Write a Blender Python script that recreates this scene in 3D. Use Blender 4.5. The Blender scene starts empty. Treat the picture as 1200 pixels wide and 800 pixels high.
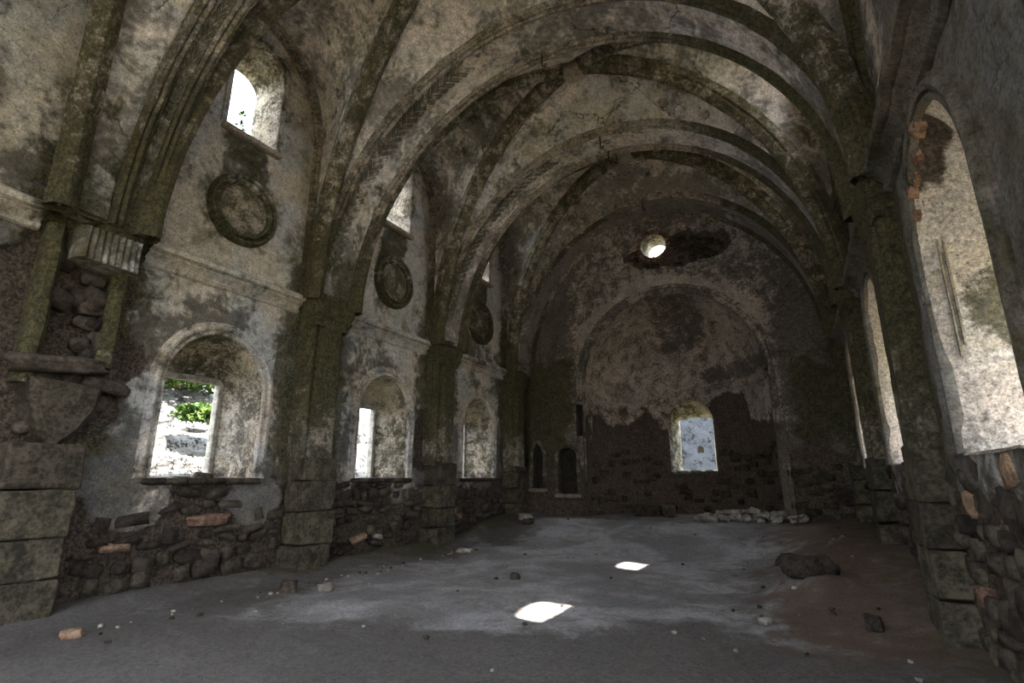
import bpy, bmesh, math, random
import numpy as np
from mathutils import Vector, Matrix

# ------------------------------------------------------------------ camera, sky, sun, exposure
scn = bpy.context.scene
COL = scn.collection
PI = math.pi
cam_d = bpy.data.cameras.new('camera')
cam_d.sensor_width = 36.0
cam_d.lens = 618.0 / 1200.0 * 36.0
cam_d.clip_start = 0.05
cam = bpy.data.objects.new('camera', cam_d)
COL.objects.link(cam)
cam.location = (0, 0, 1.6)
cam.rotation_euler = (PI / 2 + 0.25334, 0, 0.49304)
scn.camera = cam

SKY = 2.6
world = bpy.data.worlds.new('sky')
scn.world = world
world.use_nodes = True
wn, wl = world.node_tree.nodes, world.node_tree.links
wn.clear()
w_out = wn.new('ShaderNodeOutputWorld')
w_bg = wn.new('ShaderNodeBackground')
w_tc = wn.new('ShaderNodeTexCoord')
w_no = wn.new('ShaderNodeTexNoise')
w_no.inputs['Scale'].default_value = 3.0
w_no.inputs['Detail'].default_value = 5.0
w_rp = wn.new('ShaderNodeValToRGB')
w_rp.color_ramp.elements[0].position = 0.42
w_rp.color_ramp.elements[0].color = (0.70, 0.85, 1.0, 1)
w_rp.color_ramp.elements[1].position = 0.62
w_rp.color_ramp.elements[1].color = (0.95, 0.97, 1.0, 1)
wl.new(w_tc.outputs['Generated'], w_no.inputs['Vector'])
wl.new(w_no.outputs['Fac'], w_rp.inputs['Fac'])
wl.new(w_rp.outputs['Color'], w_bg.inputs['Color'])
w_bg.inputs['Strength'].default_value = SKY
wl.new(w_bg.outputs['Background'], w_out.inputs['Surface'])

sun_d = bpy.data.lights.new('sun', 'SUN')
sun_d.energy = 8.0
sun_d.angle = 0.009
sun_d.color = (1.0, 0.93, 0.82)
sun = bpy.data.objects.new('sun', sun_d)
COL.objects.link(sun)
sun.rotation_euler = Vector((-4.65, 1.30, -8.5)).to_track_quat('-Z', 'Y').to_euler()
sun.location = (20, -6, 40)

vs = scn.view_settings
vs.view_transform = 'Standard'
vs.look = 'None'
vs.gamma = 1.0
vs.use_curve_mapping = False
vs.exposure = 2.4
scn.cycles.max_bounces = 10
scn.cycles.diffuse_bounces = 8

# ------------------------------------------------------------------ dimensions (metres)
XL, XR = -8.2, 1.22          # wall planes
XC = -3.39                   # nave axis
HALF = 4.41                  # pilaster face to axis
ZS = 4.9                     # springing
YP = [-4.95, -0.9, 3.1, 7.1, 11.1, 15.1]      # pilasters
BC = [-2.9, 1.15, 5.15, 9.15, 13.15]          # bay centres
RISE = {-4.95: 4.3, -0.9: 4.3, 3.1: 4.35, 7.1: 4.4, 11.1: 4.7, 15.1: 4.95}
YE = 16.0
AX, AZ, AR = -3.25, 4.5, 2.7      # apse centre, springing, radius
HW = 0.55
rng = random.Random(7)


# ------------------------------------------------------------------ numpy noise
def _h(ix, iy, iz, seed):
    n = (ix * 374761393 + iy * 668265263 + iz * 1274126177 + seed * 974711) & 0xFFFFFFFF
    n = ((n ^ (n >> 13)) * 1274126177) & 0xFFFFFFFF
    n = n ^ (n >> 16)
    return (n & 0xFFFF) / 65535.0


def vnoise(P, seed=0):
    P = np.asarray(P, dtype=np.float64)
    I = np.floor(P).astype(np.int64)
    F = P - I
    F = F * F * (3 - 2 * F)
    x, y, z = I[:, 0], I[:, 1], I[:, 2]
    fx, fy, fz = F[:, 0], F[:, 1], F[:, 2]
    r = 0
    for dx in (0, 1):
        wx = fx if dx else 1 - fx
        for dy in (0, 1):
            wy = fy if dy else 1 - fy
            for dz in (0, 1):
                wz = fz if dz else 1 - fz
                r = r + wx * wy * wz * _h(x + dx, y + dy, z + dz, seed)
    return r


def fbm(P, scale, octaves=4, seed=0, rough=0.55):
    P = np.asarray(P, dtype=np.float64) * scale
    a, t, s = 1.0, 0.0, 0.0
    for o in range(octaves):
        s = s + a * vnoise(P + 17.3 * o, seed + o)
        t += a
        a *= rough
        P = P * 2.03
    return s / t


def sstep(a, b, x):
    t = np.clip((x - a) / (b - a), 0, 1)
    return t * t * (3 - 2 * t)


# ------------------------------------------------------------------ stains: bare stone, moss, dark growth; dark also holds some shade
def masks(P, kind):
    P = np.asarray(P).reshape(-1, 3)
    x, y, z = P[:, 0], P[:, 1], P[:, 2]
    n = fbm(P, 0.8, 4, 3)
    n2 = fbm(P, 2.2, 4, 11)
    dp = np.min(np.abs(y[:, None] - np.array(YP)[None, :]), axis=1)
    bare = np.zeros(len(P))
    moss = np.zeros(len(P))
    dark = np.full(len(P), 0.35)
    if kind in ('wall_l', 'wall_r'):
        bare = sstep(1.75, 1.35, z + (n2 - 0.5) * 1.2)
        if kind == 'wall_l':
            for ya, za, ra, rb in ((4.15, 1.3, .62, .38), (6.15, 1.22, .55, .40), (1.6, 1.2, .5, .3), (9.9, 1.3, .4, .3)):
                bare = bare * sstep(.7, 1.15, np.hypot((y - ya) / ra, (z - za) / rb) + (n2 - .5) * .8)
        moss = 0.95 * sstep(1.1, 0.35, dp + (n - .5) * 1.2) * sstep(0.8, 2.2, z) * sstep(7.6, 4.8, z)
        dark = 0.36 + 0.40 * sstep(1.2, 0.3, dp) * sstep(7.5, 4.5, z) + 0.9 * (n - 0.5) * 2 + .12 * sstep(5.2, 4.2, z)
        if kind == 'wall_l':
            # water stain column between each upper window and its roundel
            dc = np.min(np.abs(y[:, None] - np.array(BC)[None, :]), axis=1)
            st = sstep(.58, .36, dc + (n2 - .5) * .3) * sstep(5.3, 5.8, z) * sstep(7.75, 7.5, z)
            moss = np.maximum(moss, 0.55 * st)
            dark = np.maximum(dark, 0.75 * st)
            dark = dark + 0.3 * sstep(3.4, 2.2, y) * sstep(9, 3, z)
            # pale band of surviving plaster beside the roundels
            dark = dark - 0.22 * sstep(.5, .9, dc) * sstep(5.2, 6, z)
            # scaled-off plaster round the broken pilaster
            d1 = np.hypot((y - 2.95) / 1.0, (z - 3.3) / 1.5)
            bare = np.maximum(bare, sstep(1.15, .8, d1 + (n2 - .5) * .9))
            dark = np.maximum(dark, .75 * sstep(1.5, .6, d1))
            d2 = np.hypot((y - 10.9) / .7, (z - 2.6) / .9)
            bare = np.maximum(bare, sstep(1.1, .8, d2 + (n2 - .5) * .8))
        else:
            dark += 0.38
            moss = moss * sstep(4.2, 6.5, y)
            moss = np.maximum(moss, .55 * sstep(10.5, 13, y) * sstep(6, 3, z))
    elif kind == 'end':
        d1 = np.hypot((x + 2.7) / 1.75, (z - 8.55) / .62)
        bare = sstep(1.15, .75, d1 + (n2 - .5) * .9)
        bare = np.maximum(bare, sstep(2.6, 1.6, z + (n - .5) * 2.0))
        moss = sstep(-5.9, -6.9, x + (n - .5) * 1.5) * sstep(1.0, 2.2, z) * sstep(7.2, 4.0, z)
        moss = np.maximum(moss, .8 * sstep(-.7, .1, x + (n - .5)) * sstep(1.8, 3.0, z) * sstep(6, 4, z))
        dark = .5 + .5 * sstep(-.6, .3, x) * sstep(7.8, 5.5, z) + .3 * sstep(-5.8, -7, x) + .4 * (n - .5)
        # the pale plaster left above the apse arch
        d3 = np.abs(np.hypot(x - AX, z - AZ) - 3.0)
        dark -= .45 * sstep(.45, .15, d3 + (n2 - .5) * .5) * sstep(5.5, 6.5, z)
        bare = np.where((d3 < .28) & (z > 6), 0, bare)
    elif kind == 'apse':
        bare = sstep(4.15, 3.0, z + (n - .5) * 2.6)
        d1 = np.hypot((x + 2.0) / .75, (z - 3.4) / .95)
        bare = np.maximum(bare, sstep(1.15, .8, d1 + (n2 - .5) * .6))
        dark = .38 + .5 * sstep(3.0, 2.0, z)
        # grey square left where a panel of paint has gone, and a dark band above the ledge
        d2 = np.maximum(np.abs(x + 3.1) / .75, np.abs(z - 6.55) / .75)
        dark += .22 * sstep(1.15, .85, d2 + (n2 - .5) * .5)
        dark += .35 * sstep(.35, .1, np.abs(z - 4.95) + (n2 - .5) * .3) * sstep(-3.2, -2.2, x)
        moss = .5 * sstep(.5, .2, np.abs(z - 3.7) + (n2 - .5) * .8) * sstep(-3.4, -4.2, x)
    elif kind == 'vault':
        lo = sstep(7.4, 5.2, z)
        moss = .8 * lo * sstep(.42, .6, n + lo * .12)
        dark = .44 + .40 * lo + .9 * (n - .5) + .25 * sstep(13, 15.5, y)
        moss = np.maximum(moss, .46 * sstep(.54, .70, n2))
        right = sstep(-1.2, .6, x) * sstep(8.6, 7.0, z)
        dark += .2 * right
    elif kind == 'rib':
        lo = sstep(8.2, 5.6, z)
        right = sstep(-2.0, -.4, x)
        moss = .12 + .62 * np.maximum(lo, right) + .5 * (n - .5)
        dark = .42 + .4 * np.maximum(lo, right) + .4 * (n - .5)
    elif kind == 'olive':
        moss = .62 + .35 * (n - .5) + .2 * sstep(6.5, 5, z)
        dark = .40 + .4 * sstep(7.2, 5, z)
    elif kind == 'pilaster':
        moss = .45 + .5 * sstep(2.0, 3.6, z) * sstep(7, 5, z) + .8 * (n - .5)
        dark = .55 + .3 * sstep(2.5, 4, z) + .5 * (n - .5)
    elif kind == 'reveal':
        moss = .55 * sstep(.42, .62, n)
        dark = .40 + .9 * (n2 - .5)
        bare = .6 * sstep(2.1, 1.65, z + (n2 - .5) * .8)
    elif kind == 'lit_reveal':
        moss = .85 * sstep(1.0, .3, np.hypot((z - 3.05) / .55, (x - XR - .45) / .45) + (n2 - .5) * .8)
        dark = .05 + .45 * sstep(2.35, 1.9, z + (n2 - .5) * .6)  # dark kept low: window light is put into the colour
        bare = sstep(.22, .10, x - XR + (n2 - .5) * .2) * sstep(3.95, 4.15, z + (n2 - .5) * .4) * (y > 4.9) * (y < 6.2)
    elif kind == 'roundel':
        moss = .66 + .5 * (n2 - .5)
        dark = .36 + .5 * (n2 - .5)
    elif kind == 'apse_rim':
        moss = .2 + .6 * (n - .5)
        dark = .45 + .9 * (n2 - .5) + .35 * sstep(4.2, 2.5, z)  # lower term darkens the jamb, painting in its weaker light
    elif kind == 'shaded_trim':
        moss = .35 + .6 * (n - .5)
        dark = .85 + .3 * (n - .5)  # right-hand trim: its shade is painted in as a darker tone
    elif kind == 'trim':
        moss = .18 + .6 * (n - .5) + .5 * sstep(.9, .3, dp)
        dark = .35 + .6 * (n - .5)
    return np.clip(np.stack([bare, moss, dark], 1), 0, 1)


# ------------------------------------------------------------------ materials
class G:
    def __init__(s, name):
        s.m = bpy.data.materials.new(name)
        s.m.use_nodes = True
        s.t = s.m.node_tree
        s.t.nodes.clear()

    def n(s, typ, props=None, **ins):
        nd = s.t.nodes.new(typ)
        for k, v in (props or {}).items():
            setattr(nd, k, v)
        for k, v in ins.items():
            key = int(k[1:]) if k[0] == '_' and k[1:].isdigit() else k.replace('_', ' ')
            sock = nd.inputs[key]
            if isinstance(v, bpy.types.NodeSocket):
                s.t.links.new(v, sock)
            else:
                if isinstance(v, tuple) and len(v) == 3 and sock.type == 'RGBA':
                    v = v + (1,)
                sock.default_value = v
        return nd

    def math(s, op, a, b=0.0, clamp=False):
        return s.n('ShaderNodeMath', {'operation': op, 'use_clamp': clamp}, _0=a, _1=b).outputs[0]

    def mix(s, f, a, b, mode='MIX'):
        nd = s.n('ShaderNodeMix', {'data_type': 'RGBA', 'blend_type': mode}, _0=f, _6=a, _7=b)
        return nd.outputs[2]

    def noise(s, vec, scale, detail=6.0, rough=0.6, dist=0.0):
        return s.n('ShaderNodeTexNoise', None, Vector=vec, Scale=scale, Detail=detail, Roughness=rough, Distortion=dist).outputs[0]

    def ss(s, x, a, b):
        return s.n('ShaderNodeMapRange', {'interpolation_type': 'SMOOTHSTEP'}, _0=x, _1=a, _2=b, _3=0.0, _4=1.0).outputs[0]

    def out(s, color, rough, height=None, strength=0.6, dist=0.03):
        b = s.n('ShaderNodeBsdfPrincipled')
        if isinstance(color, bpy.types.NodeSocket):
            s.t.links.new(color, b.inputs['Base Color'])
        else:
            b.inputs['Base Color'].default_value = tuple(color) + (1,)
        b.inputs['Roughness'].default_value = rough
        b.inputs['Specular IOR Level'].default_value = 0.2
        if height is not None:
            bp = s.n('ShaderNodeBump', None, Strength=strength, Distance=dist, Height=height)
            s.t.links.new(bp.outputs[0], b.inputs['Normal'])
        o = s.n('ShaderNodeOutputMaterial', None, Surface=b.outputs[0])
        return s.m


def masonry(name, ca, cb, cc, contrast=1.0, crack=0.5, scale=1.0, stone=(0.070, 0.054, 0.042)):
    g = G(name)
    pos = g.n('ShaderNodeNewGeometry').outputs['Position']
    at = g.n('ShaderNodeAttribute', {'attribute_name': 'mask'}).outputs['Color']
    sp = g.n('ShaderNodeSeparateColor', None, Color=at)
    bare, moss, dark = sp.outputs[0], sp.outputs[1], sp.outputs[2]
    nA = g.noise(pos, 0.75 * scale, 4, .6)
    nB = g.noise(pos, 2.6 * scale, 10, .72, .5)
    nC = g.noise(pos, 12.0 * scale, 8, .80)
    nD = g.noise(pos, 38.0 * scale, 4, .7)
    nE = g.noise(pos, 1.5 * scale, 8, .65, .8)
    col = g.mix(g.ss(nA, .42, .58), ca, cb)
    col = g.mix(g.math('MULTIPLY', g.ss(nE, .50, .66), .75), col, cc)
    # fine pitting and grime
    sm = g.math('ADD', g.math('MULTIPLY', nB, .55), g.math('MULTIPLY', nC, .45))
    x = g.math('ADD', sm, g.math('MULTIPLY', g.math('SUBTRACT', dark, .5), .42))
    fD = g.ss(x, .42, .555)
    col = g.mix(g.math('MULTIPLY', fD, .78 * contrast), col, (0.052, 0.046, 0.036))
    pit = g.ss(g.math('ADD', g.math('MULTIPLY', nC, .6), g.math('MULTIPLY', nD, .4)), .54, .62)
    col = g.mix(g.math('MULTIPLY', pit, .6 * contrast), col, (0.035, 0.031, 0.025))
    lite = g.ss(g.math('ADD', g.math('MULTIPLY', nC, .5), g.math('MULTIPLY', nD, .5)), .42, .34)
    col = g.mix(g.math('MULTIPLY', lite, .35), col, (0.55, 0.52, 0.47))
    # moss
    xm = g.math('ADD', g.math('MULTIPLY', moss, 1.25), g.math('MULTIPLY', g.math('SUBTRACT', sm, .5), 3.4))
    fM = g.ss(xm, .40, .90)
    mcol = g.mix(g.ss(nC, .4, .6), (0.018, 0.020, 0.010), (0.100, 0.085, 0.036))
    col = g.mix(g.math('MULTIPLY', fM, .85), col, mcol)
    # bare rubble
    xb = g.math('ADD', g.math('MULTIPLY', bare, 1.3), g.math('MULTIPLY', g.math('SUBTRACT', nB, .5), 1.6))
    fB = g.ss(xb, .46, .88)
    scol = g.mix(g.ss(nC, .38, .62), (stone[0] * .45, stone[1] * .45, stone[2] * .45), (stone[0] * 1.5, stone[1] * 1.45, stone[2] * 1.4))
    col = g.mix(fB, col, scol)
    # hairline cracks in the plaster
    dv = g.n('ShaderNodeVectorMath', {'operation': 'MULTIPLY_ADD'}, _0=g.n('ShaderNodeTexNoise', None, Vector=pos, Scale=1.6, Detail=5.0).outputs['Color'], _1=(.9, .9, .9), _2=pos).outputs[0]
    vo = g.n('ShaderNodeTexVoronoi', {'feature': 'DISTANCE_TO_EDGE'}, Vector=dv, Scale=.75).outputs['Distance']
    ck = g.math('MULTIPLY', g.ss(vo, .012, .003), crack)
    col = g.mix(g.math('MULTIPLY', ck, g.ss(nA, .54, .60)), col, (0.03, 0.025, 0.02))
    nF = g.noise(pos, 24.0, 7, .85)
    grit = g.math('ADD', g.math('MULTIPLY', nF, .65), g.math('MULTIPLY', nD, .35))
    gv = g.n('ShaderNodeMapRange', None, _0=grit, _1=.36, _2=.64, _3=.12, _4=1.95).outputs[0]
    mv = g.n('ShaderNodeMapRange', None, _0=sm, _1=.38, _2=.62, _3=1.30, _4=.70).outputs[0]
    col = g.n('ShaderNodeVectorMath', {'operation': 'SCALE'}, _0=col, Scale=g.math('MULTIPLY', gv, mv)).outputs[0]
    hb = g.math('ADD', g.math('MULTIPLY', nB, .55), g.math('MULTIPLY', nC, .35))
    hb = g.math('ADD', hb, g.math('MULTIPLY', nF, .22))
    hb = g.math('SUBTRACT', hb, g.math('MULTIPLY', fB, .35))
    hb = g.math('ADD', hb, g.math('MULTIPLY', fM, .10))
    hb = g.math('SUBTRACT', hb, g.math('MULTIPLY', ck, .15))
    return g.out(col, .92, hb, .85, .10)


def simple(name, ca, cb, scale=6.0, bump=.5, rough=.9, lo=.4, hi=.6, rand=0.0, dist=.03):
    g = G(name)
    pos = g.n('ShaderNodeNewGeometry').outputs['Position']
    n1 = g.noise(pos, scale, 8, .7)
    n2 = g.noise(pos, scale * 4.3, 5, .7)
    s = g.math('ADD', g.math('MULTIPLY', n1, .6), g.math('MULTIPLY', n2, .4))
    col = g.mix(g.ss(s, lo, hi), ca, cb)
    if rand:
        r = g.n('ShaderNodeObjectInfo').outputs['Random']
        v = g.math('ADD', g.math('MULTIPLY', r, rand * 2), 1 - rand)
        hs = g.n('ShaderNodeHueSaturation', None, Hue=g.math('ADD', .49, g.math('MULTIPLY', r, .02)), Saturation=1.0, Value=v, Fac=1.0, Color=col)
        col = hs.outputs[0]
    return g.out(col, rough, s, bump, dist)


M = {}
M['wall'] = masonry('stained_plaster', (0.52, 0.445, 0.375), (0.46, 0.44, 0.43), (0.24, 0.19, 0.12))
M['vault'] = masonry('vault_plaster', (0.70, 0.605, 0.555), (0.56, 0.51, 0.49), (0.50, 0.42, 0.30), .85, .8)
M['rib'] = masonry('rib_stone', (0.36, 0.295, 0.24), (0.30, 0.26, 0.225), (0.22, 0.18, 0.10), .9, .3, 1.4)
M['pil'] = masonry('pilaster_stone', (0.25, 0.21, 0.16), (0.20, 0.18, 0.145), (0.15, 0.125, 0.08), .9, .3, 1.3)
M['end'] = masonry('end_wall_plaster', (0.44, 0.36, 0.315), (0.32, 0.275, 0.25), (0.27, 0.215, 0.165), .95, .5, 1.2, (0.090, 0.070, 0.056))
M['reveal'] = masonry('reveal_plaster', (0.42, 0.35, 0.28), (0.36, 0.32, 0.27), (0.29, 0.23, 0.15), .95, .4, 1.5)
M['lit_reveal_mat'] = masonry('lit_reveal_plaster', (0.50, 0.43, 0.37), (0.46, 0.41, 0.37), (0.42, 0.36, 0.28), .55, .3, 1.5)  # reveal plaster lightened, with the window light put into its colour
M['stone'] = simple('rubble_stone', (0.018, 0.014, 0.011), (0.082, 0.064, 0.051), 5.0, .8, .95, .38, .66, .35)
M['block'] = simple('shaft_block', (0.022, 0.019, 0.013), (0.092, 0.076, 0.053), 5.0, .8, .95, .40, .62, .2)
M['pale_stone'] = simple('pale_stone', (0.14, 0.12, 0.10), (0.34, 0.31, 0.27), 8.0, .8, .95, .4, .6, .25)
M['brick'] = simple('brick_rubble', (0.10, 0.060, 0.042), (0.30, 0.19, 0.13), 9.0, .8, .95, .4, .6, .3)
M['pit'] = simple('recess_shade', (0.014, 0.012, 0.010), (0.040, 0.033, 0.028), 5.0, .8, .95)  # near-black paints the shade at the back of niches and holes
M['iron'] = simple('rusty_iron', (0.012, 0.010, 0.009), (0.05, 0.03, 0.02), 20.0, .4, .7)
M['grass'] = simple('grass_soil', (0.10, 0.11, 0.035), (0.30, 0.27, 0.16), 1.2, .5, .95)
M['rock'] = simple('sunlit_rock', (0.012, 0.011, 0.010), (0.22, 0.215, 0.205), 3.2, 1.0, .95, .42, .52, 0, .3)
M['outwall'] = simple('grey_render', (0.008, 0.009, 0.011), (0.040, 0.046, 0.058), 2.8, .6, .95, .40, .50)
M['leaf'] = simple('leaf_green', (0.02, 0.045, 0.008), (0.085, 0.14, 0.028), 4.0, .2, .6)
M['twig'] = simple('twig_bark', (0.05, 0.04, 0.025), (0.12, 0.09, 0.06), 20.0, .3, .9)


def floor_mat():
    g = G('packed_earth')
    pos = g.n('ShaderNodeNewGeometry').outputs['Position']
    at = g.n('ShaderNodeAttribute', {'attribute_name': 'mask'}).outputs['Color']
    sp = g.n('ShaderNodeSeparateColor', None, Color=at)
    n1 = g.noise(pos, 0.55, 6, .6, .3)
    n2 = g.noise(pos, 3.0, 9, .7, .4)
    n3 = g.noise(pos, 22.0, 8, .78)
    n4 = g.noise(pos, 60.0, 3, .7)
    col = g.mix(g.ss(n1, .42, .58), (0.165, 0.152, 0.150), (0.285, 0.268, 0.270))
    col = g.mix(g.math('MULTIPLY', g.ss(n2, .44, .62), .45), col, (0.125, 0.112, 0.105))
    xd = g.math('ADD', sp.outputs[2], g.math('MULTIPLY', g.math('SUBTRACT', n2, .5), 1.2))
    col = g.mix(g.math('MULTIPLY', g.ss(xd, .25, .80), .9), col, (0.080, 0.069, 0.063))  # dark earth plus painted shade around the floor's light pool
    x = g.math('ADD', sp.outputs[0], g.math('MULTIPLY', g.math('SUBTRACT', n2, .5), 1.4))
    col = g.mix(g.math('MULTIPLY', g.ss(x, .25, .85), .9), col, g.mix(g.ss(n3, .4, .6), (0.070, 0.044, 0.031), (0.150, 0.105, 0.080)))
    xm = g.math('ADD', sp.outputs[1], g.math('MULTIPLY', g.math('SUBTRACT', n2, .5), 1.8))
    col = g.mix(g.math('MULTIPLY', g.ss(xm, .4, .8), .8), col, (0.060, 0.056, 0.026))
    gr = g.math('ADD', g.math('MULTIPLY', n3, .6), g.math('MULTIPLY', n4, .4))
    gv = g.n('ShaderNodeMapRange', None, _0=gr, _1=.36, _2=.64, _3=1.55, _4=.45).outputs[0]
    col = g.n('ShaderNodeVectorMath', {'operation': 'SCALE'}, _0=col, Scale=gv).outputs[0]
    col = g.mix(g.math('MULTIPLY', g.ss(n3, .36, .31), .45), col, (0.42, 0.40, 0.39))
    h = g.math('ADD', g.math('MULTIPLY', n2, .6), g.math('MULTIPLY', n3, .4))
    return g.out(col, .9, h, .55, .05)


M['floor'] = floor_mat()


# ------------------------------------------------------------------ object helpers
def tag(o, label=None, cat=None, group=None, kind=None):
    if label: o['label'] = label
    if cat: o['category'] = cat
    if group: o['group'] = group
    if kind: o['kind'] = kind
    return o


def empty(name, loc=(0, 0, 0), label=None, cat=None, group=None, kind=None):
    o = bpy.data.objects.new(name, None)
    o.empty_display_size = .2
    o.location = loc
    COL.objects.link(o)
    return tag(o, label, cat, group, kind)


def link(name, me, mat, parent=None, loc=None):
    o = bpy.data.objects.new(name, me)
    COL.objects.link(o)
    if mat is not None and len(me.materials) == 0:
        me.materials.append(mat)
    if parent is not None:
        o.parent = parent
        o.matrix_parent_inverse = Matrix.Translation(-Vector(parent.location))
    if loc is not None:
        o.location = loc
    return o


def raw(name, V, F, smooth=True, mask=None):
    """V (n,3) array, F list of index tuples or (m,4) array."""
    V = np.asarray(V, dtype=np.float64)
    me = bpy.data.meshes.new(name)
    if isinstance(F, np.ndarray):
        m, k = F.shape
        me.vertices.add(len(V))
        me.vertices.foreach_set('co', V.ravel().astype(np.float32))
        me.loops.add(m * k)
        me.loops.foreach_set('vertex_index', F.ravel().astype(np.int32))
        me.polygons.add(m)
        me.polygons.foreach_set('loop_start', np.arange(0, m * k, k, dtype=np.int32))
        me.polygons.foreach_set('loop_total', np.full(m, k, dtype=np.int32))
        me.update(calc_edges=True)
        me.validate()
    else:
        me.from_pydata([tuple(v) for v in V], [], F)
        me.update()
    if mask is not None:
        mk = masks(np.array([v.co[:] for v in me.vertices]) if len(me.vertices) != len(V) else V, mask)
        a = me.attributes.new('mask', 'FLOAT_COLOR', 'POINT')
        c = np.ones((len(mk), 4), dtype=np.float32)
        c[:, :3] = mk
        a.data.foreach_set('color', c.ravel())
    me.polygons.foreach_set('use_smooth', np.full(len(me.polygons), smooth))
    return me


def gridfaces(nu, nv, keep=None, closed_u=False):
    i = np.arange(nu if closed_u else nu - 1)
    j = np.arange(nv - 1)
    I, J = np.meshgrid(i, j, indexing='ij')
    I2 = (I + 1) % nu
    Fq = np.stack([I * nv + J, I2 * nv + J, I2 * nv + J + 1, I * nv + J + 1], -1)
    if keep is not None:
        Fq = Fq[keep]
    return Fq.reshape(-1, 4)


def compact(V, Fq):
    used = np.unique(Fq)
    mp = np.full(len(V), -1, dtype=np.int64)
    mp[used] = np.arange(len(used))
    return V[used], mp[Fq]


def rough_up(V, amp, scale, seed):
    d = np.stack([fbm(V, scale, 3, seed + k * 7) - .5 for k in range(3)], 1)
    return V + d * amp * 2


def rnd(seed):
    return random.Random(seed)


# openings: dict(cx, hw, z0, zs, rise) -> arch over a rectangle
def hole_inside(h, u, v):
    a = (np.abs(u - h['cx']) < h['hw']) & (v > h['z0']) & (v <= h['zs'])
    b = (v > h['zs']) & (((u - h['cx']) / h['hw']) ** 2 + ((v - h['zs']) / h['rise']) ** 2 < 1)
    return a | b


def hole_outline(h, n_side=10, n_arc=24, closed=False):
    pts = []
    for k in range(n_side):
        pts.append((h['cx'] - h['hw'], h['z0'] + (h['zs'] - h['z0']) * k / n_side))
    for k in range(n_arc + 1):
        a = PI - PI * k / n_arc
        pts.append((h['cx'] + h['hw'] * math.cos(a), h['zs'] + h['rise'] * math.sin(a)))
    for k in range(1, n_side + 1):
        pts.append((h['cx'] + h['hw'], h['zs'] + (h['z0'] - h['zs']) * k / n_side))
    if closed:
        m = 8
        for k in range(1, m):
            pts.append((h['cx'] + h['hw'] - 2 * h['hw'] * k / m, h['z0']))
    return np.array(pts)


def hole_snap(h, u, v):
    """nearest point of the outline for arrays u, v"""
    o = hole_outline(h, 40, 120, True)
    o = np.vstack([o, o[:1]])
    # densify
    A, B = o[:-1], o[1:]
    best = np.full(len(u), 1e9)
    bu, bv = u.copy(), v.copy()
    for a, b in zip(A, B):
        d = b - a
        L = d @ d
        if L < 1e-12: continue
        t = np.clip(((u - a[0]) * d[0] + (v - a[1]) * d[1]) / L, 0, 1)
        pu, pv = a[0] + t * d[0], a[1] + t * d[1]
        dd = (u - pu) ** 2 + (v - pv) ** 2
        m = dd < best
        best[m] = dd[m]; bu[m] = pu[m]; bv[m] = pv[m]
    return bu, bv, np.sqrt(best)


def wall_sheet(name, us, vs_, holes, to_xyz, maskkind, mat, top=None, disp=.02, recess=.05, parent=None):
    """wall face on a grid with arched openings; to_xyz(u, v, d): d positive into the room. top(u): max v."""
    U, V = np.meshgrid(us, vs_, indexing='ij')
    nu, nv = U.shape
    cu = (U[:-1, :-1] + U[1:, 1:]) / 2
    cv = (V[:-1, :-1] + V[1:, 1:]) / 2
    keep = np.ones(cu.shape, bool)
    for h in holes:
        keep &= ~hole_inside(h, cu, cv)
    if top is not None:
        keep &= cv < top(cu) + .35
    # border vertices of the openings
    kp = np.zeros((nu, nv), bool); rm = np.zeros((nu, nv), bool)
    for a in (0, 1):
        for b in (0, 1):
            kp[a:nu - 1 + a, b:nv - 1 + b] |= keep
            rm[a:nu - 1 + a, b:nv - 1 + b] |= ~keep
    fade = np.ones((nu, nv))
    Uf, Vf = U.ravel().copy(), V.ravel().copy()
    bd = (kp & rm).ravel()
    for h in holes:
        near = (np.abs(Uf - h['cx']) < h['hw'] + .5) & (Vf > h['z0'] - .5) & (Vf < h['zs'] + h['rise'] + .5)
        idx = np.where(near)[0]
        if not len(idx): continue
        bu, bv, dd = hole_snap(h, Uf[idx], Vf[idx])
        fade.ravel()[idx] = np.minimum(fade.ravel()[idx], np.clip(dd / .2, 0, 1))
        sel = bd[idx] & (dd < .15)
        Uf[idx[sel]] = bu[sel]; Vf[idx[sel]] = bv[sel]
    P0 = to_xyz(Uf, Vf, np.zeros_like(Uf))
    mk = masks(P0, maskkind)
    d = (fbm(P0, 1.1, 5, 21) - .5) * 2 * disp * 1.6 + (fbm(P0, 5.0, 3, 31) - .5) * disp
    nb = fbm(P0, 2.6, 4, 41)
    bare = sstep(.45, .7, mk[:, 0] + (nb - .5) * .8)
    d = d - bare * recess + bare * (fbm(P0, 4.0, 3, 51) - .5) * .08
    d = d * fade.ravel()
    P = to_xyz(Uf, Vf, d)
    Vc, Fc = compact(P, gridfaces(nu, nv, keep))
    me = raw(name, Vc, Fc, True, maskkind)
    return link(name, me, mat, parent)


def loft(name, rings, mat, maskkind, parent=None, closed=False, rough=0.0, seed=0, smooth=True):
    R = np.array(rings)               # (k, n, 3)
    k, n, _ = R.shape
    V = R.reshape(-1, 3)
    if rough:
        V = rough_up(V, rough, 2.5, seed)
    if closed:
        Fq = gridfaces(k, n)
        extra = np.array([[i * n + n - 1, (i + 1) * n + n - 1, (i + 1) * n, i * n] for i in range(k - 1)])
        Fq = np.vstack([Fq, extra])
    else:
        Fq = gridfaces(k, n)
    return link(name, raw(name, V, Fq, smooth, maskkind), mat, parent)


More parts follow.
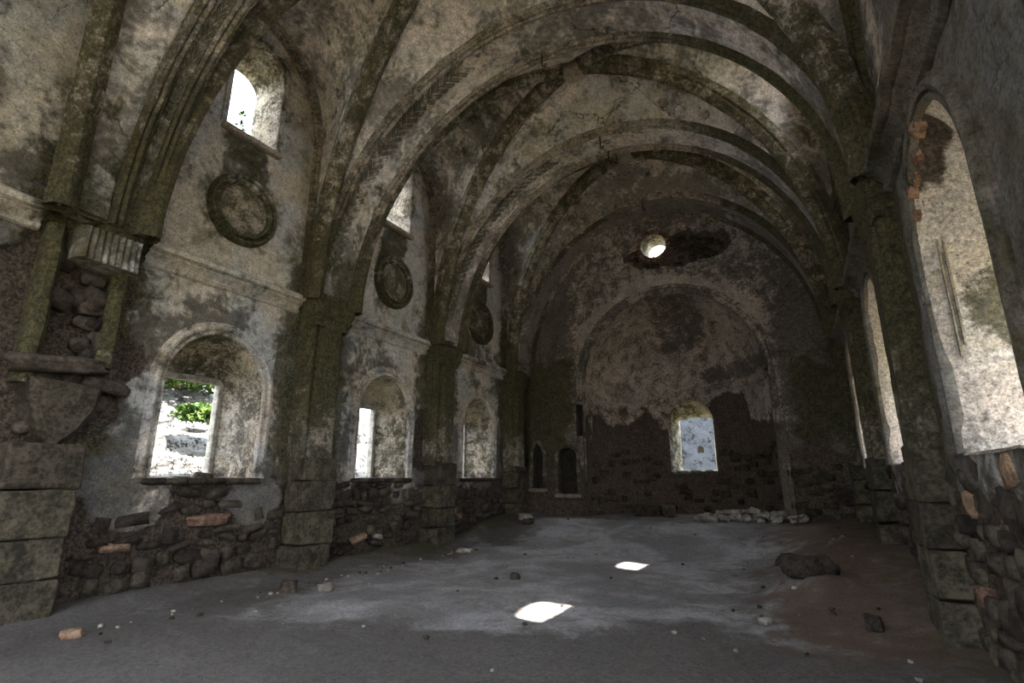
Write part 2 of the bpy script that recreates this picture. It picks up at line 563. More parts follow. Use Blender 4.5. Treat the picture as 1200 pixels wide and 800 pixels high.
def sweep(path, B, profile, inward=None, closed=False):
    """planar path (n,3); B = unit normal of its plane; profile [(a along B, b along inward normal)]."""
    path = np.asarray(path, float)
    B = np.asarray(B, float); B /= np.linalg.norm(B)
    T = np.gradient(path, axis=0)
    T /= np.linalg.norm(T, axis=1)[:, None]
    N = np.cross(T, B)
    if inward is not None:
        c = np.asarray(inward, float)
        if np.mean(np.sum((c - path) * N, 1)) < 0: N = -N
    pr = np.asarray(profile, float)
    V = path[:, None, :] + pr[None, :, 0, None] * B + pr[None, :, 1, None] * N[:, None, :]
    return V


def sweep_obj(name, path, B, profile, mat, maskkind, parent, inward=None, rough=.006, seed=0, smooth=False, close_profile=True):
    pr = list(profile)
    V = sweep(path, B, pr, inward)
    n, k, _ = V.shape
    VV = V.reshape(-1, 3)
    if rough: VV = rough_up(VV, rough, 3.0, seed)
    if close_profile:
        F1 = gridfaces(n, k)
        ex = np.array([[i * k + k - 1, (i + 1) * k + k - 1, (i + 1) * k, i * k] for i in range(n - 1)])
        Fq = np.vstack([F1, ex])
    else:
        Fq = gridfaces(n, k)
    me = raw(name, VV, Fq, True, maskkind)
    if not smooth:
        me.set_sharp_from_angle(angle=math.radians(38))
    return link(name, me, mat, parent)


def molding_profile(a0, a1, d, base=-.06):
    """three rolls and fillets between a0 and a1, standing d proud"""
    w = a1 - a0
    pts = [(a0, base)]
    def roll(c, r, h, n=5):
        return [(c - r * math.cos(PI * k / n), h + r * .9 * math.sin(PI * k / n)) for k in range(n + 1)]
    pts += [(a0, d * .35)] + roll(a0 + w * .22, w * .15, d * .35) + [(a0 + w * .40, d * .25)]
    pts += roll(a0 + w * .60, w * .17, d * .60) + [(a0 + w * .80, d * .45)]
    pts += roll(a0 + w * .90, w * .08, d * .40, 4) + [(a1, base)]
    return pts


def stone_mesh(name, seed, n=2, boxy=.55, mat=None, rough=.16):
    """rounded irregular block, unit size"""
    bm = bmesh.new()
    bmesh.ops.create_cube(bm, size=1.0)
    if n > 1:
        bmesh.ops.subdivide_edges(bm, edges=bm.edges[:], cuts=n - 1, use_grid_fill=True)
    r = rnd(seed)
    off = np.array([r.random() * 50 for _ in range(3)])
    co = np.array([v.co[:] for v in bm.verts])
    L = np.linalg.norm(co, axis=1)[:, None]
    sph = co / L * .56
    co = co * boxy + sph * (1 - boxy)
    co = co + np.stack([fbm(co + off, 2.2, 2, seed + k) - .5 for k in range(3)], 1) * rough * 2
    for v, c in zip(bm.verts, co): v.co = c
    me = bpy.data.meshes.new(name)
    bm.to_mesh(me); bm.free()
    me.polygons.foreach_set('use_smooth', np.full(len(me.polygons), True))
    if mat: me.materials.append(mat)
    return me


STONES = {k: [stone_mesh('stone', 100 + i, 2, .62, M[k]) for i in range(6)] for k in ('stone', 'block', 'pale_stone', 'brick')}
BIGSTONES = {k: [stone_mesh('stone', 300 + i, 5, .45, M[k], .2) for i in range(4)] for k in ('stone', 'pale_stone', 'brick')}


PEBBLES = {k: [stone_mesh('pebble', 500 + i, 3, .15, M[k], .22) for i in range(6)] for k in ('stone', 'pale_stone')}


def put_stone(name, kind, loc, size, rot=(0, 0, 0), parent=None, big=False, seed=0):
    me = (BIGSTONES if big else STONES)[kind][seed % (4 if big else 6)]
    o = bpy.data.objects.new(name, me)
    COL.objects.link(o)
    if parent is not None:
        o.parent = parent
        o.matrix_parent_inverse = Matrix.Translation(-Vector(parent.location))
    o.location = loc
    o.scale = size
    o.rotation_euler = rot
    return o


def arch_rise(y):
    ks = sorted(RISE)
    return float(np.interp(y, ks, [RISE[k] for k in ks]))


# ------------------------------------------------------------------ windows
def LW(i, low=True):
    c = BC[i] + .03
    if low: return dict(cx=c, hw=.82, z0=1.6, zs=3.03, rise=.84)
    return dict(cx=c, hw=.50, z0=7.6, zs=9.18, rise=.52)


def RW(i, low=True):
    c = BC[i] + .07
    c = BC[i] - .20 if i == 2 else BC[i] + .02
    if low and i < 2: return dict(cx=c - .3, hw=1.3, z0=1.0, zs=4.0, rise=1.2)  # unseen right windows enlarged to throw more daylight on the left wall
    if low: return dict(cx=c, hw=.88, z0=1.80, zs=3.55, rise=.95)
    return dict(cx=BC[i], hw=.58, z0=7.22, zs=9.3, rise=.52)


def floor_z(x, y):
    x = np.asarray(x, float); y = np.asarray(y, float)
    z = .48 * sstep(11.4, 15.2, y)
    z = z + sstep(-1.2, .6, x) * sstep(6.5, 10.5, y) * (.50 - .42 * sstep(11.4, 15.2, y))
    z = z + .13 * np.exp(-((x + 8.1) / .5) ** 2) + .10 * np.exp(-((x - 1.2) / .6) ** 2)
    z = z + .22 * np.exp(-((x + .1) / .42) ** 2 - ((y - 8.75) / .55) ** 2)
    P = np.stack([x.ravel(), y.ravel(), np.zeros(x.size)], 1)
    n = (fbm(P, .9, 4, 61) - .5) * .10 + (fbm(P, 4.5, 3, 67) - .5) * .028
    return z + n.reshape(x.shape)


# ------------------------------------------------------------------ floor
def build_floor():
    xs = np.concatenate([np.arange(-8.6, 1.75, .055)])
    ys = np.concatenate([np.arange(-6, 1.5, .3), np.arange(1.5, 16.0, .06), np.arange(16.0, 19.3, .08)])
    X, Y = np.meshgrid(xs, ys, indexing='ij')
    Z = floor_z(X, Y)
    V = np.stack([X, Y, Z], -1).reshape(-1, 3)
    me = raw('floor', V, gridfaces(len(xs), len(ys)))
    x, y = V[:, 0], V[:, 1]
    n = fbm(V, .9, 3, 71)
    red = .85 * sstep(-1.5, .2, x + (n - .5) * 1.5) * sstep(5, 7, y)
    soil_shade = .8 * sstep(-6.0, -7.4, x + (n - .5) * 2.4)  # dark earth and painted shade outside the skylight pool share this mask
    soil_shade = np.maximum(soil_shade, 1.0 * sstep(7.2, 4.4, y + (n - .5) * 3.0 - .25 * (x + 3)))
    soil_shade = np.maximum(soil_shade, .6 * sstep(14.2, 15.6, y + (n - .5) * 2.0))
    soil_shade = np.maximum(soil_shade, .5 * sstep(-2.4, -.8, x + (n - .5) * 2.0))
    moss = .75 * sstep(-7.0, -8.0, x + (n - .5) * 1.4) * sstep(4.5, 7, y)
    moss = np.maximum(moss, .55 * sstep(0, 1.0, x + (n - .5) * 1.4))
    a = me.attributes.new('mask', 'FLOAT_COLOR', 'POINT')
    c = np.ones((len(V), 4), np.float32); c[:, 0] = red; c[:, 1] = moss; c[:, 2] = soil_shade
    a.data.foreach_set('color', c.ravel())
    o = link('floor', me, M['floor'])
    tag(o, 'uneven packed earth floor of the ruined nave', 'floor', kind='structure')


build_floor()

# ------------------------------------------------------------------ walls
YG = np.concatenate([np.arange(-5.2, .4, .16), np.arange(.4, 15.99, .05), [16.0, 16.05]])
ZG = np.arange(-.15, 10.9, .05)
left_holes = [LW(i, lo) for i in range(5) for lo in (True, False)]
right_holes = [RW(i, lo) for i in range(5) for lo in (True, False)]
wall_left = wall_sheet('wall_left', YG, ZG, left_holes, lambda u, v, d: np.stack([XL + d, u, v], 1), 'wall_l', M['wall'])
tag(wall_left, 'tall left nave wall of stained plaster over dark rubble with two tiers of windows', 'wall', kind='structure')
YG2 = np.concatenate([np.arange(-5.2, 2.4, .16), np.arange(2.4, 15.99, .06), [16.0, 16.05]])
ZG2 = np.arange(-.15, 10.9, .06)
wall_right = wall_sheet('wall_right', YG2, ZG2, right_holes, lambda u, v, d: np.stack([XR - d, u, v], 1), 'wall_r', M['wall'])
tag(wall_right, 'shadowed right nave wall of grimy plaster with tall window niches', 'wall', kind='structure')

# end wall with the apse opening, an oculus and two niches
APSE = dict(cx=AX, hw=AR, z0=-1.0, zs=AZ, rise=AR)
OCU = dict(cx=-3.43, hw=.40, z0=8.84, zs=8.86, rise=.40)
NI1 = dict(cx=-7.62, hw=.21, z0=1.28, zs=2.15, rise=.55)
NI2 = dict(cx=-6.58, hw=.33, z0=1.12, zs=2.25, rise=.30)
NI3 = dict(cx=-6.12, hw=.12, z0=2.9, zs=3.9, rise=.08)


def ocu_inside(u, v):
    return (u - OCU['cx']) ** 2 + (v - 8.86) ** 2 < .40 ** 2


class _Oc(dict):
    pass


def end_wall():
    us = np.arange(XL - .1, XR + .15, .05)
    vs_ = np.arange(-.15, 10.9, .05)
    holes = [APSE, NI1, NI2, NI3]
    # the oculus is two half discs; use an ellipse hole with a tiny straight part
    lower = dict(cx=-3.43, hw=.40, z0=8.86, zs=8.86, rise=.40)
    U, V = np.meshgrid(us, vs_, indexing='ij')
    nu, nv = U.shape
    cu = (U[:-1, :-1] + U[1:, 1:]) / 2; cv = (V[:-1, :-1] + V[1:, 1:]) / 2
    keep = np.ones(cu.shape, bool)
    for h in holes: keep &= ~hole_inside(h, cu, cv)
    keep &= ~ocu_inside(cu, cv)
    kp = np.zeros((nu, nv), bool); rm = np.zeros((nu, nv), bool)
    for a in (0, 1):
        for b in (0, 1):
            kp[a:nu - 1 + a, b:nv - 1 + b] |= keep
            rm[a:nu - 1 + a, b:nv - 1 + b] |= ~keep
    Uf, Vf = U.ravel().copy(), V.ravel().copy()
    bd = (kp & rm).ravel()
    fade = np.ones(len(Uf))
    for h in holes:
        near = np.where((np.abs(Uf - h['cx']) < h['hw'] + .4) & (Vf > h['z0'] - .4) & (Vf < h['zs'] + h['rise'] + .4))[0]
        bu, bv, dd = hole_snap(h, Uf[near], Vf[near])
        fade[near] = np.minimum(fade[near], np.clip(dd / .2, 0, 1))
        sel = bd[near] & (dd < .12)
        Uf[near[sel]] = bu[sel]; Vf[near[sel]] = bv[sel]
    r = np.hypot(Uf + 3.43, Vf - 8.86)
    fade = np.minimum(fade, np.clip(np.abs(r - .4) / .2, 0, 1))
    sel = bd & (np.abs(r - .4) < .12)
    Uf[sel] = -3.43 + (Uf[sel] + 3.43) / r[sel] * .4
    Vf[sel] = 8.86 + (Vf[sel] - 8.86) / r[sel] * .4
    P0 = np.stack([Uf, np.full_like(Uf, YE), Vf], 1)
    mk = masks(P0, 'end')
    d = (fbm(P0, 1.1, 5, 22) - .5) * .07 + (fbm(P0, 5, 3, 32) - .5) * .025
    bare = sstep(.45, .7, mk[:, 0] + (fbm(P0, 2.6, 4, 42) - .5) * .8)
    d = (d - bare * .07 + bare * (fbm(P0, 4, 3, 52) - .5) * .10) * fade
    P = P0.copy(); P[:, 1] -= d
    Vc, Fc = compact(P, gridfaces(nu, nv, keep))
    o = link('wall_far', raw('wall_far', Vc, Fc, True, 'end'), M['end'])
    tag(o, 'dark east end wall around the apse with scaled plaster and a round hole', 'wall', kind='structure')
    # oculus tunnel
    rings = []
    for dy, rr in ((-.03, .42), (.02, .40), (.35, .37), (.8, .33)):
        rings.append([(-3.43 + rr * math.cos(a), YE + dy, 8.86 + rr * math.sin(a)) for a in np.linspace(0, 2 * PI, 33)[:-1]])
    oc = empty('window_7', (-3.43, YE, 8.46), 'round oculus window high in the end wall above the apse', 'window', kind='structure')
    loft('reveal', rings, M['reveal'], 'reveal', oc, True, .02, 5)
    for k in range(20):
        a = 2 * PI * k / 20
        put_stone('brick', 'brick', (-3.43 + .47 * math.cos(a), YE + .01, 8.86 + .47 * math.sin(a)), (.15, .10, .115), (0, -a, 0), oc, seed=k)
    # niches
    for nm, h, dep, lab, pk in (('niche', NI1, .35, 'narrow pointed niche beside the left corner pilaster in the end wall', True),
                                ('niche', NI2, .35, 'wider round-headed niche between the pointed niche and the apse', False),
                                ('niche', NI3, .30, 'tall slot broken into the pier left of the apse', False)):
        e = empty(nm, (h['cx'], YE, h['z0']), lab, 'niche', kind='structure')
        ol = hole_outline(h, 6, 14, True)
        rings = [[(u, YE + dy, v) for u, v in ol] for dy in (-.05, 0, dep * .5, dep)]
        loft('reveal', rings, M['end'], 'end', e, True, .015, 3)
        c = np.mean(ol, 0)
        V = [(c[0] + (u - c[0]) * 1.25, YE + dep - .06, c[1] + (v - c[1]) * 1.1) for u, v in ol]
        me = raw('niche_back', V, [tuple(range(len(V)))], False)
        link('niche_back', me, M['pit'], e)
        if h is not NI3:
            path = [(u, YE, v) for u, v in hole_outline(dict(cx=h['cx'], hw=h['hw'] + .05, z0=h['z0'], zs=h['zs'], rise=h['rise'] + .05), 6, 14)]
            sweep_obj('niche_frame', path, (0, 1, 0), [(-.07, -.05), (-.07, .06), (.03, .06), (.03, -.05)], M['pil'], 'pilaster', e, (h['cx'], YE, h['zs'] - .2), .02, 9)
            bx = stone_mesh('sill', 77, 3, .8, M['pil'], .06)
            s = link('niche_sill', bx, M['pil'], e, (h['cx'], YE - .05, h['z0'] - .06)); s.scale = (h['hw'] * 2 + .2, .22, .12)
            s.matrix_parent_inverse = Matrix.Translation(-Vector(e.location))
    return o


wall_far = end_wall()

# apse: half cylinder with a window, half dome above
AW = dict(cx=0.0, hw=.74, z0=1.80, zs=3.42, rise=.73)      # u = arc length about the axis


def build_apse():
    L = PI / 2 * AR
    us = np.linspace(-L - .10, L + .10, 154)
    vs_ = np.arange(.1, AZ + .09, .055)
    def cyl(u, v, d):
        th = u / AR
        return np.stack([AX + (AR - d) * np.sin(th) + 0.08 * np.cos(th), YE + (AR - d) * np.cos(th), v], 1)
    o = wall_sheet('apse_wall', us, vs_, [AW], cyl, 'apse', M['end'])
    tag(o, 'curved apse wall of dark flaking plaster below the half dome', 'wall', kind='structure')
    # half dome
    nt, npz = 90, 50
    V = []
    for t in np.linspace(-PI / 2 - .03, PI / 2 + .03, nt):
        for p in np.linspace(0, PI / 2, npz):
            V.append((AX + AR * math.cos(p) * math.sin(t), YE + AR * math.cos(p) * math.cos(t), AZ + AR * math.sin(p)))
    V = np.array(V)
    V[:, 1] += (fbm(V, 1.5, 4, 8) - .5) * .05
    link('half_dome', raw('half_dome', V, gridfaces(nt, npz), True, 'apse'), M['end'], o)
    # ledge at the springing
    path = np.array([(AX + AR * math.sin(t), YE + AR * math.cos(t), AZ) for t in np.linspace(-PI / 2, PI / 2, 60)])
    rad = np.stack([np.sin(np.linspace(-PI / 2, PI / 2, 60)), np.cos(np.linspace(-PI / 2, PI / 2, 60)), np.zeros(60)], 1)
    prof = [(-.09, -.05), (-.09, .03), (-.05, .05), (-.04, .03), (.0, .06), (.03, .09), (.07, .09), (.07, -.05)]
    VV = np.array([[p - r * b + np.array([0, 0, a]) for a, b in prof] for p, r in zip(path, rad)])
    VV = rough_up(VV.reshape(-1, 3), .012, 3, 4)
    link('ledge', raw('ledge', VV, gridfaces(60, len(prof)), False, 'trim'), M['end'], o)
    # arch moulding round the apse opening with its jambs
    pts = [(AX - AR - .05, YE, 3.9 + (AZ - 3.9) * k / 4) for k in range(4)]
    pts += [(AX + (AR + .05) * math.cos(a), YE, AZ + (AR + .05) * math.sin(a)) for a in np.linspace(PI, 0, 60)]
    pts += [(AX + AR + .05, YE, AZ + (.3 - AZ) * k / 10) for k in range(1, 11)]
    prof = [(.06, -.22), (-.03, -.22), (-.05, -.17), (-.03, -.13), (-.06, -.10), (-.08, -.05), (-.05, .0), (-.06, .03), (-.02, .06), (.10, .06), (.10, -.22)]
    sweep_obj('apse_arch_molding', pts, (0, 1, 0), prof, M['end'], 'apse_rim', o, (AX, YE, 3), .02, 12)
    # window
    e = empty('window_8', (AX, YE + AR, 1.8), 'arched window in the middle of the apse wall with a pale broken lip', 'window', kind='structure')
    ol = hole_outline(AW, 10, 20, True)
    rings = []
    ox = dict(cx=.03, hw=.56, z0=1.86, zs=3.56, rise=.10)
    oo = hole_outline(ox, 10, 20, True)
    for f in (-.02, .03, .35, .7, 1.0):
        pp = ol * (1 - f) + oo * f if f > 0 else ol
        rings.append([(AX + .08 + AR * math.sin(u / AR) * (1), YE + AR * math.cos(u / AR) + f * .85 if f > 0 else YE + AR * math.cos(u / AR) - .04, v) for u, v in pp])
    loft('reveal', rings, M['reveal'], 'reveal', e, True, .03, 8)
    for k in range(9):
        put_stone('sill_stone', 'pale_stone', (AX + .08 - .62 + k * .155, YE + AR + .0 + rng.uniform(-.05, .1), 1.79 + rng.uniform(-.03, .03)), (.2, .3, .10), (0, 0, rng.uniform(-.3, .3)), e, seed=k)
    return o


apse = build_apse()

# rear wall (behind the camera); doorway and rose added to let daylight in
def build_rear():
    door_for_light = dict(cx=XC, hw=1.6, z0=-.3, zs=3.4, rise=1.6)
    rose_for_light = dict(cx=XC, hw=1.0, z0=6.9, zs=7.6, rise=1.0)
    o = wall_sheet('wall_near', np.arange(XL - .1, XR + .2, .15), np.arange(-.15, 10.9, .15), [door_for_light, rose_for_light],
                   lambda u, v, d: np.stack([u, -5.0 + d, v], 1), 'plain', M['wall'])
    tag(o, 'west wall behind the viewer, with a doorway added to let daylight in', 'wall', kind='structure')


build_rear()


# ------------------------------------------------------------------ window reveals, archivolts, sills
WN = [0]


def window(side, i, low):
    h = LW(i, low) if side < 0 else RW(i, low)
    X0 = XL if side < 0 else XR
    s = side                                  # outward x direction
    if low:
        if side < 0:
            out = dict(cx=h['cx'] + .02, hw=.60, z0=1.64, zs=3.22, rise=.06); dep = .95
        else:
            out = dict(cx=h['cx'], hw=.66, z0=1.84, zs=2.95, rise=.50); dep = 1.05
            if i < 2: out = dict(cx=h['cx'], hw=1.2, z0=1.05, zs=3.9, rise=1.1)  # wide outer opening to match, added for daylight
    else:
        out = dict(cx=h['cx'], hw=.55, z0=7.5, zs=9.34, rise=.48); dep = .80
        if side > 0 and i in (4, 0, 1): out = dict(cx=h['cx'], hw=.50, z0=7.9, zs=8.6, rise=.3); dep = 1.2  # unseen outer slit shrunk and deepened to block direct sun
        if side < 0: out = dict(cx=h['cx'] + .05, hw=.42, z0=7.66, zs=9.1, rise=.35)
    WN[0] += 1
    rowname = 'lower' if low else 'upper'
    sname = 'left' if side < 0 else 'right'
    order = {0: 'far behind the viewer', 1: 'beside the viewer', 2: 'first of the row past the camera', 3: 'second of the row, in the middle bay', 4: 'third of the row, next to the end wall'}[i]
    e = empty('window_%d' % (WN[0] + 10), (X0, h['cx'], h['z0']), '%s %s wall window opening, %s' % (rowname, sname, order), 'window', kind='structure')
    ol, oo = hole_outline(h, 10, 24, True), hole_outline(out, 10, 24, True)
    rings = []
    for f in (-.03, .0, .1, .25, .4, .55, .7, .85, 1.0):
        g = max(f, 0)
        if low and side < 0:                     # embrasure runs nearly straight, then closes to a square frame
            gg = 0.25 * min(g / .7, 1) + .75 * max(0, (g - .7) / .3)
        else:
            gg = g
        pp = ol * (1 - gg) + oo * gg
        if f < 0:
            c = np.array([h['cx'], h['zs']])
            pp = ol + (ol - c) * .012
        rings.append([(X0 + s * (f * dep if f > 0 else -.012 * (f < 0)), u, v) for u, v in pp])
    if i == 4 and low and side < 0:
        rings = np.array(rings)
    mk = 'lit_reveal' if (side > 0 and low) else 'reveal'
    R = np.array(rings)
    loft('reveal', R, M['lit_reveal_mat'] if mk == 'lit_reveal' else M['reveal'], mk, e, True, .022, 20 + i)
    if i >= 2 or (i == 1):
        if low:
            big = dict(cx=h['cx'], hw=h['hw'] + .10, z0=h['z0'], zs=h['zs'], rise=h['rise'] + .10)
            pts = [(X0, u, v) for u, v in hole_outline(big, 10, 28)]
            prof = [(-.04, .10), (.02, .10), (.05, .085), (.05, .05), (.025, .045), (.025, .02), (.06, .01), (.075, -.03), (.055, -.07), (.02, -.08), (.02, -.12), (-.04, -.12)]
            prof = [(a * -side, b) for a, b in prof]
            sweep_obj('archivolt', pts, (1, 0, 0), prof, M['wall'], 'trim' if side < 0 else 'shaded_trim', e, (X0, h['cx'], h['zs'] - .4), .014, 30 + i)
            if side < 0:
                # stone frame of the square outer opening
                for sy in (-1, 1):
                    bx = stone_mesh('frame_jamb', 50 + sy, 3, .88, M['pale_stone'], .04)
                    j = link('frame_jamb', bx, None, e, (X0 - dep + .02, out['cx'] + sy * (out['hw'] + .02), (out['z0'] + out['zs']) / 2))
                    j.scale = (.16, .10, out['zs'] - out['z0'] + .1)
                bx = stone_mesh('frame_lintel', 60, 3, .88, M['pale_stone'], .04)
                j = link('frame_lintel', bx, None, e, (X0 - dep + .02, out['cx'], out['zs'] + .05)); j.scale = (.16, out['hw'] * 2 + .2, .10)
                for k in range(6):
                    put_stone('sill_stone', 'stone', (X0 - .02 + .01 * k, h['cx'] - .75 + k * .30, h['z0'] - .045), (.24, .32, .10), (0, 0, 0), e, seed=k)
        else:
            big = dict(cx=h['cx'], hw=h['hw'] + .06, z0=h['z0'], zs=h['zs'], rise=h['rise'] + .06)
            pts = [(X0, u, v) for u, v in hole_outline(big, 10, 24)]
            prof = [(-.04, .05), (.02, .05), (.035, .0), (.02, -.05), (-.04, -.05)]
            prof = [(a * -side, b) for a, b in prof]
            sweep_obj('archivolt', pts, (1, 0, 0), prof, M['wall'], 'reveal', e, (X0, h['cx'], h['zs'] - .4), .02, 40 + i)
            bx = stone_mesh('window_sill', 70, 4, .85, M['rib'], .06)
            j = link('window_sill', bx, None, e, (X0 - s * .03, h['cx'], h['z0'] - .05)); j.scale = (.18, 1.2, .10)
    return e


for i in range(5):
    for low in (True, False):
        window(-1, i, low)
for i in range(5):
    for low in (True, False):
        window(1, i, low)

# ------------------------------------------------------------------ vault
def crown_z(k):
    return .5 * (arch_rise(YP[k]) + arch_rise(YP[k + 1])) + ZS + .85


def build_vault():
    ceil = empty('ceiling', (XC, 5, 9), 'rib vaulted ceiling of pinkish cracked plaster cells', 'ceiling', kind='structure')
    for k in range(1, 5):            # westernmost bay, out of view, left unvaulted to let daylight in
        nt, ns = 70, 34
        y0, y1 = YP[k], YP[k + 1]
        yc = (y0 + y1) / 2
        zc = crown_z(k)
        if k == 4: y1e = YE + .03
        T = np.linspace(0, PI / 2, nt)
        cx, sz = 1 - np.cos(T), np.sin(T)
        def diag(sx, sy):
            x0 = XC + sx * (HALF + .05)
            yy = y0 + HW - .05 if sy < 0 else y1 - HW + .05
            return np.stack([x0 + (XC - x0) * cx, yy + (yc - yy) * cx, ZS + (zc - ZS) * sz], 1)
        def trans(sx, sy):
            yk = y0 + HW if sy < 0 else y1 - HW
            if k == 1 and sy > 0: yk = y1 + .12
            if k == 2 and sy < 0: yk = y0 - .02
            r = arch_rise(y0 if sy < 0 else y1) + .06
            x0 = XC + sx * (HALF + .05)
            return np.stack([x0 + (XC - x0) * cx, np.full(nt, yk - sy * -.0), ZS + r * sz], 1)
        def wallarch(sx, sy):
            X = XL - .02 if sx < 0 else XR + .02
            z = ZS + 5.35 * sz
            span = (y1 - y0) / 2 - .42
            zst = 8.35
            q = np.clip((z - zst) / (ZS + 5.35 - zst), 0, 1)
            off = span * np.sqrt(np.clip(1 - q * q, 0, 1)) * (1 - .10 * q)
            return np.stack([np.full(nt, X), yc + sy * off, z], 1)
        def cell(A, Bc, seed):
            s = np.linspace(0, 1, ns)
            V = A[None] * (1 - s)[:, None, None] + Bc[None] * s[:, None, None]
            b = (4 * s * (1 - s))[:, None] * sz[None, :] * .14
            V[:, :, 2] += b
            Vf = V.reshape(-1, 3)
            Vf[:, 2] += (fbm(Vf, 1.0, 4, seed) - .5) * .05 * np.tile(sz, ns)
            return raw('vault_cell', Vf, gridfaces(ns, nt), True, 'vault')
        for sx in (-1, 1):
            for sy in (-1, 1):
                link('vault_cell', cell(diag(sx, sy), trans(sx, sy), 81), M['vault'], ceil)
                link('vault_cell', cell(diag(sx, sy), wallarch(sx, sy), 81), M['vault'], ceil)
        if k < 1: continue
        # diagonal ribs
        bayname = {1: 'bay above the camera', 2: 'first full bay', 3: 'middle bay', 4: 'far bay'}[k]
        for di, (sx, sy) in enumerate(((-1, -1), (-1, 1))):
            A = diag(sx, sy); Bq = diag(-sx, -sy)[::-1]
            path = np.vstack([A, Bq[1:]])
            path[:, 2] -= .02
            d = path[-1] - path[0]
            Bn = np.cross(d, (0, 0, 1))
            prof = [(-.17, -.12), (-.17, .05), (-.13, .08), (-.13, .12), (-.09, .17), (-.04, .215), (.04, .215), (.09, .17), (.13, .12), (.13, .08), (.17, .05), (.17, -.12)]
            side = 'from its near left pilaster' if sy < 0 else 'from its far left pilaster'
            e = empty('diagonal_rib', tuple(path[0]), 'moulded olive diagonal rib in the %s, %s' % (bayname, side), 'vault rib', 'diagonal ribs of the vault')
            sweep_obj('rib_body', path, Bn, prof, M['rib'], 'olive', e, (XC, yc, 4), .016, 90 + di)
        # boss where the ribs cross
        me = stone_mesh('keystone', 400 + k, 5, .3, M['rib'], .08)
        kb = link('keystone', me, None, None, (XC, yc, zc - .16)); kb.scale = (.44, .44, .26)
        tag(kb, 'worn round boss at the crown of the %s' % bayname, 'boss')
        # wall ribs
        for sx in (-1, 1):
            A = wallarch(sx, -1); Bq = wallarch(sx, 1)[::-1]
            path = np.vstack([A, Bq[1:]])
            # even spacing
            sgl = np.concatenate([[0], np.cumsum(np.linalg.norm(np.diff(path, axis=0), axis=1))])
            tt = np.linspace(0, sgl[-1], 110)
            path = np.stack([np.interp(tt, sgl, path[:, c]) for c in range(3)], 1)
            prof = [(-.06, -.02), (.18, -.02), (.20, .03), (.15, .06), (.15, .09), (.10, .10), (.09, .14), (.04, .15), (-.06, .15)]
            prof = [(-a * sx, b) for a, b in prof]
            e = empty('wall_rib', tuple(path[0]), 'moulded %s wall rib framing the upper window in the %s' % ('left' if sx < 0 else 'right', bayname), 'vault rib', 'wall ribs of the vault')
            sweep_obj('rib_body', path, (1, 0, 0), prof, M['rib'], 'rib', e, (path[0][0], yc, 7), .014, 95)


build_vault()


# ------------------------------------------------------------------ transverse arches
def arch_path(y, r, n=110, t0=0.0):
    T = np.linspace(t0, PI - t0, n)
    return np.stack([XC - HALF * np.cos(T), np.full(n, y), ZS + r * np.sin(T)], 1)


def braid(parent, y, r, a0, a1, t0, t1, n, mat):
    """raised herringbone plait carved on the soffit"""
    V, F = [], []
    w = (a1 - a0) / 2
    T = np.linspace(t0, t1, n)
    for t in T:
        for s in (-1, 1):
            c = np.array([XC - HALF * math.cos(t), y, ZS + r * math.sin(t)])
            tan = np.array([HALF * math.sin(t), 0, r * math.cos(t)]); tan /= np.linalg.norm(tan)
            nor = np.array([-tan[2], 0, tan[0]])
            if nor[2] > 0: nor = -nor
            ac = (a0 + a1) / 2 + s * w * .5
            step = (t1 - t0) / n * HALF
            ax1 = np.array([0, 1, 0]) * s * w * .56 + tan * step * .55
            ax2 = tan * step * .36 - np.array([0, 1, 0]) * s * w * .10
            base = c + np.array([0, ac, 0]) + tan * (step * .5 if s > 0 else 0)
            i = len(V)
            for (p, q, h) in ((-1, -1, -.02), (1, -1, -.02), (1, 1, -.02), (-1, 1, -.02), (-.85, -.75, .015), (.85, -.75, .045), (.85, .75, .045), (-.85, .75, .015)):
                V.append(base + ax1 * p + ax2 * q + nor * h)
            F += [(i, i + 1, i + 5, i + 4), (i + 1, i + 2, i + 6, i + 5), (i + 2, i + 3, i + 7, i + 6), (i + 3, i, i + 4, i + 7), (i + 4, i + 5, i + 6, i + 7)]
    me = raw('braided_band', np.array(V), np.array(F), False, 'trim')
    return link('braided_band', me, M['vault'], parent)


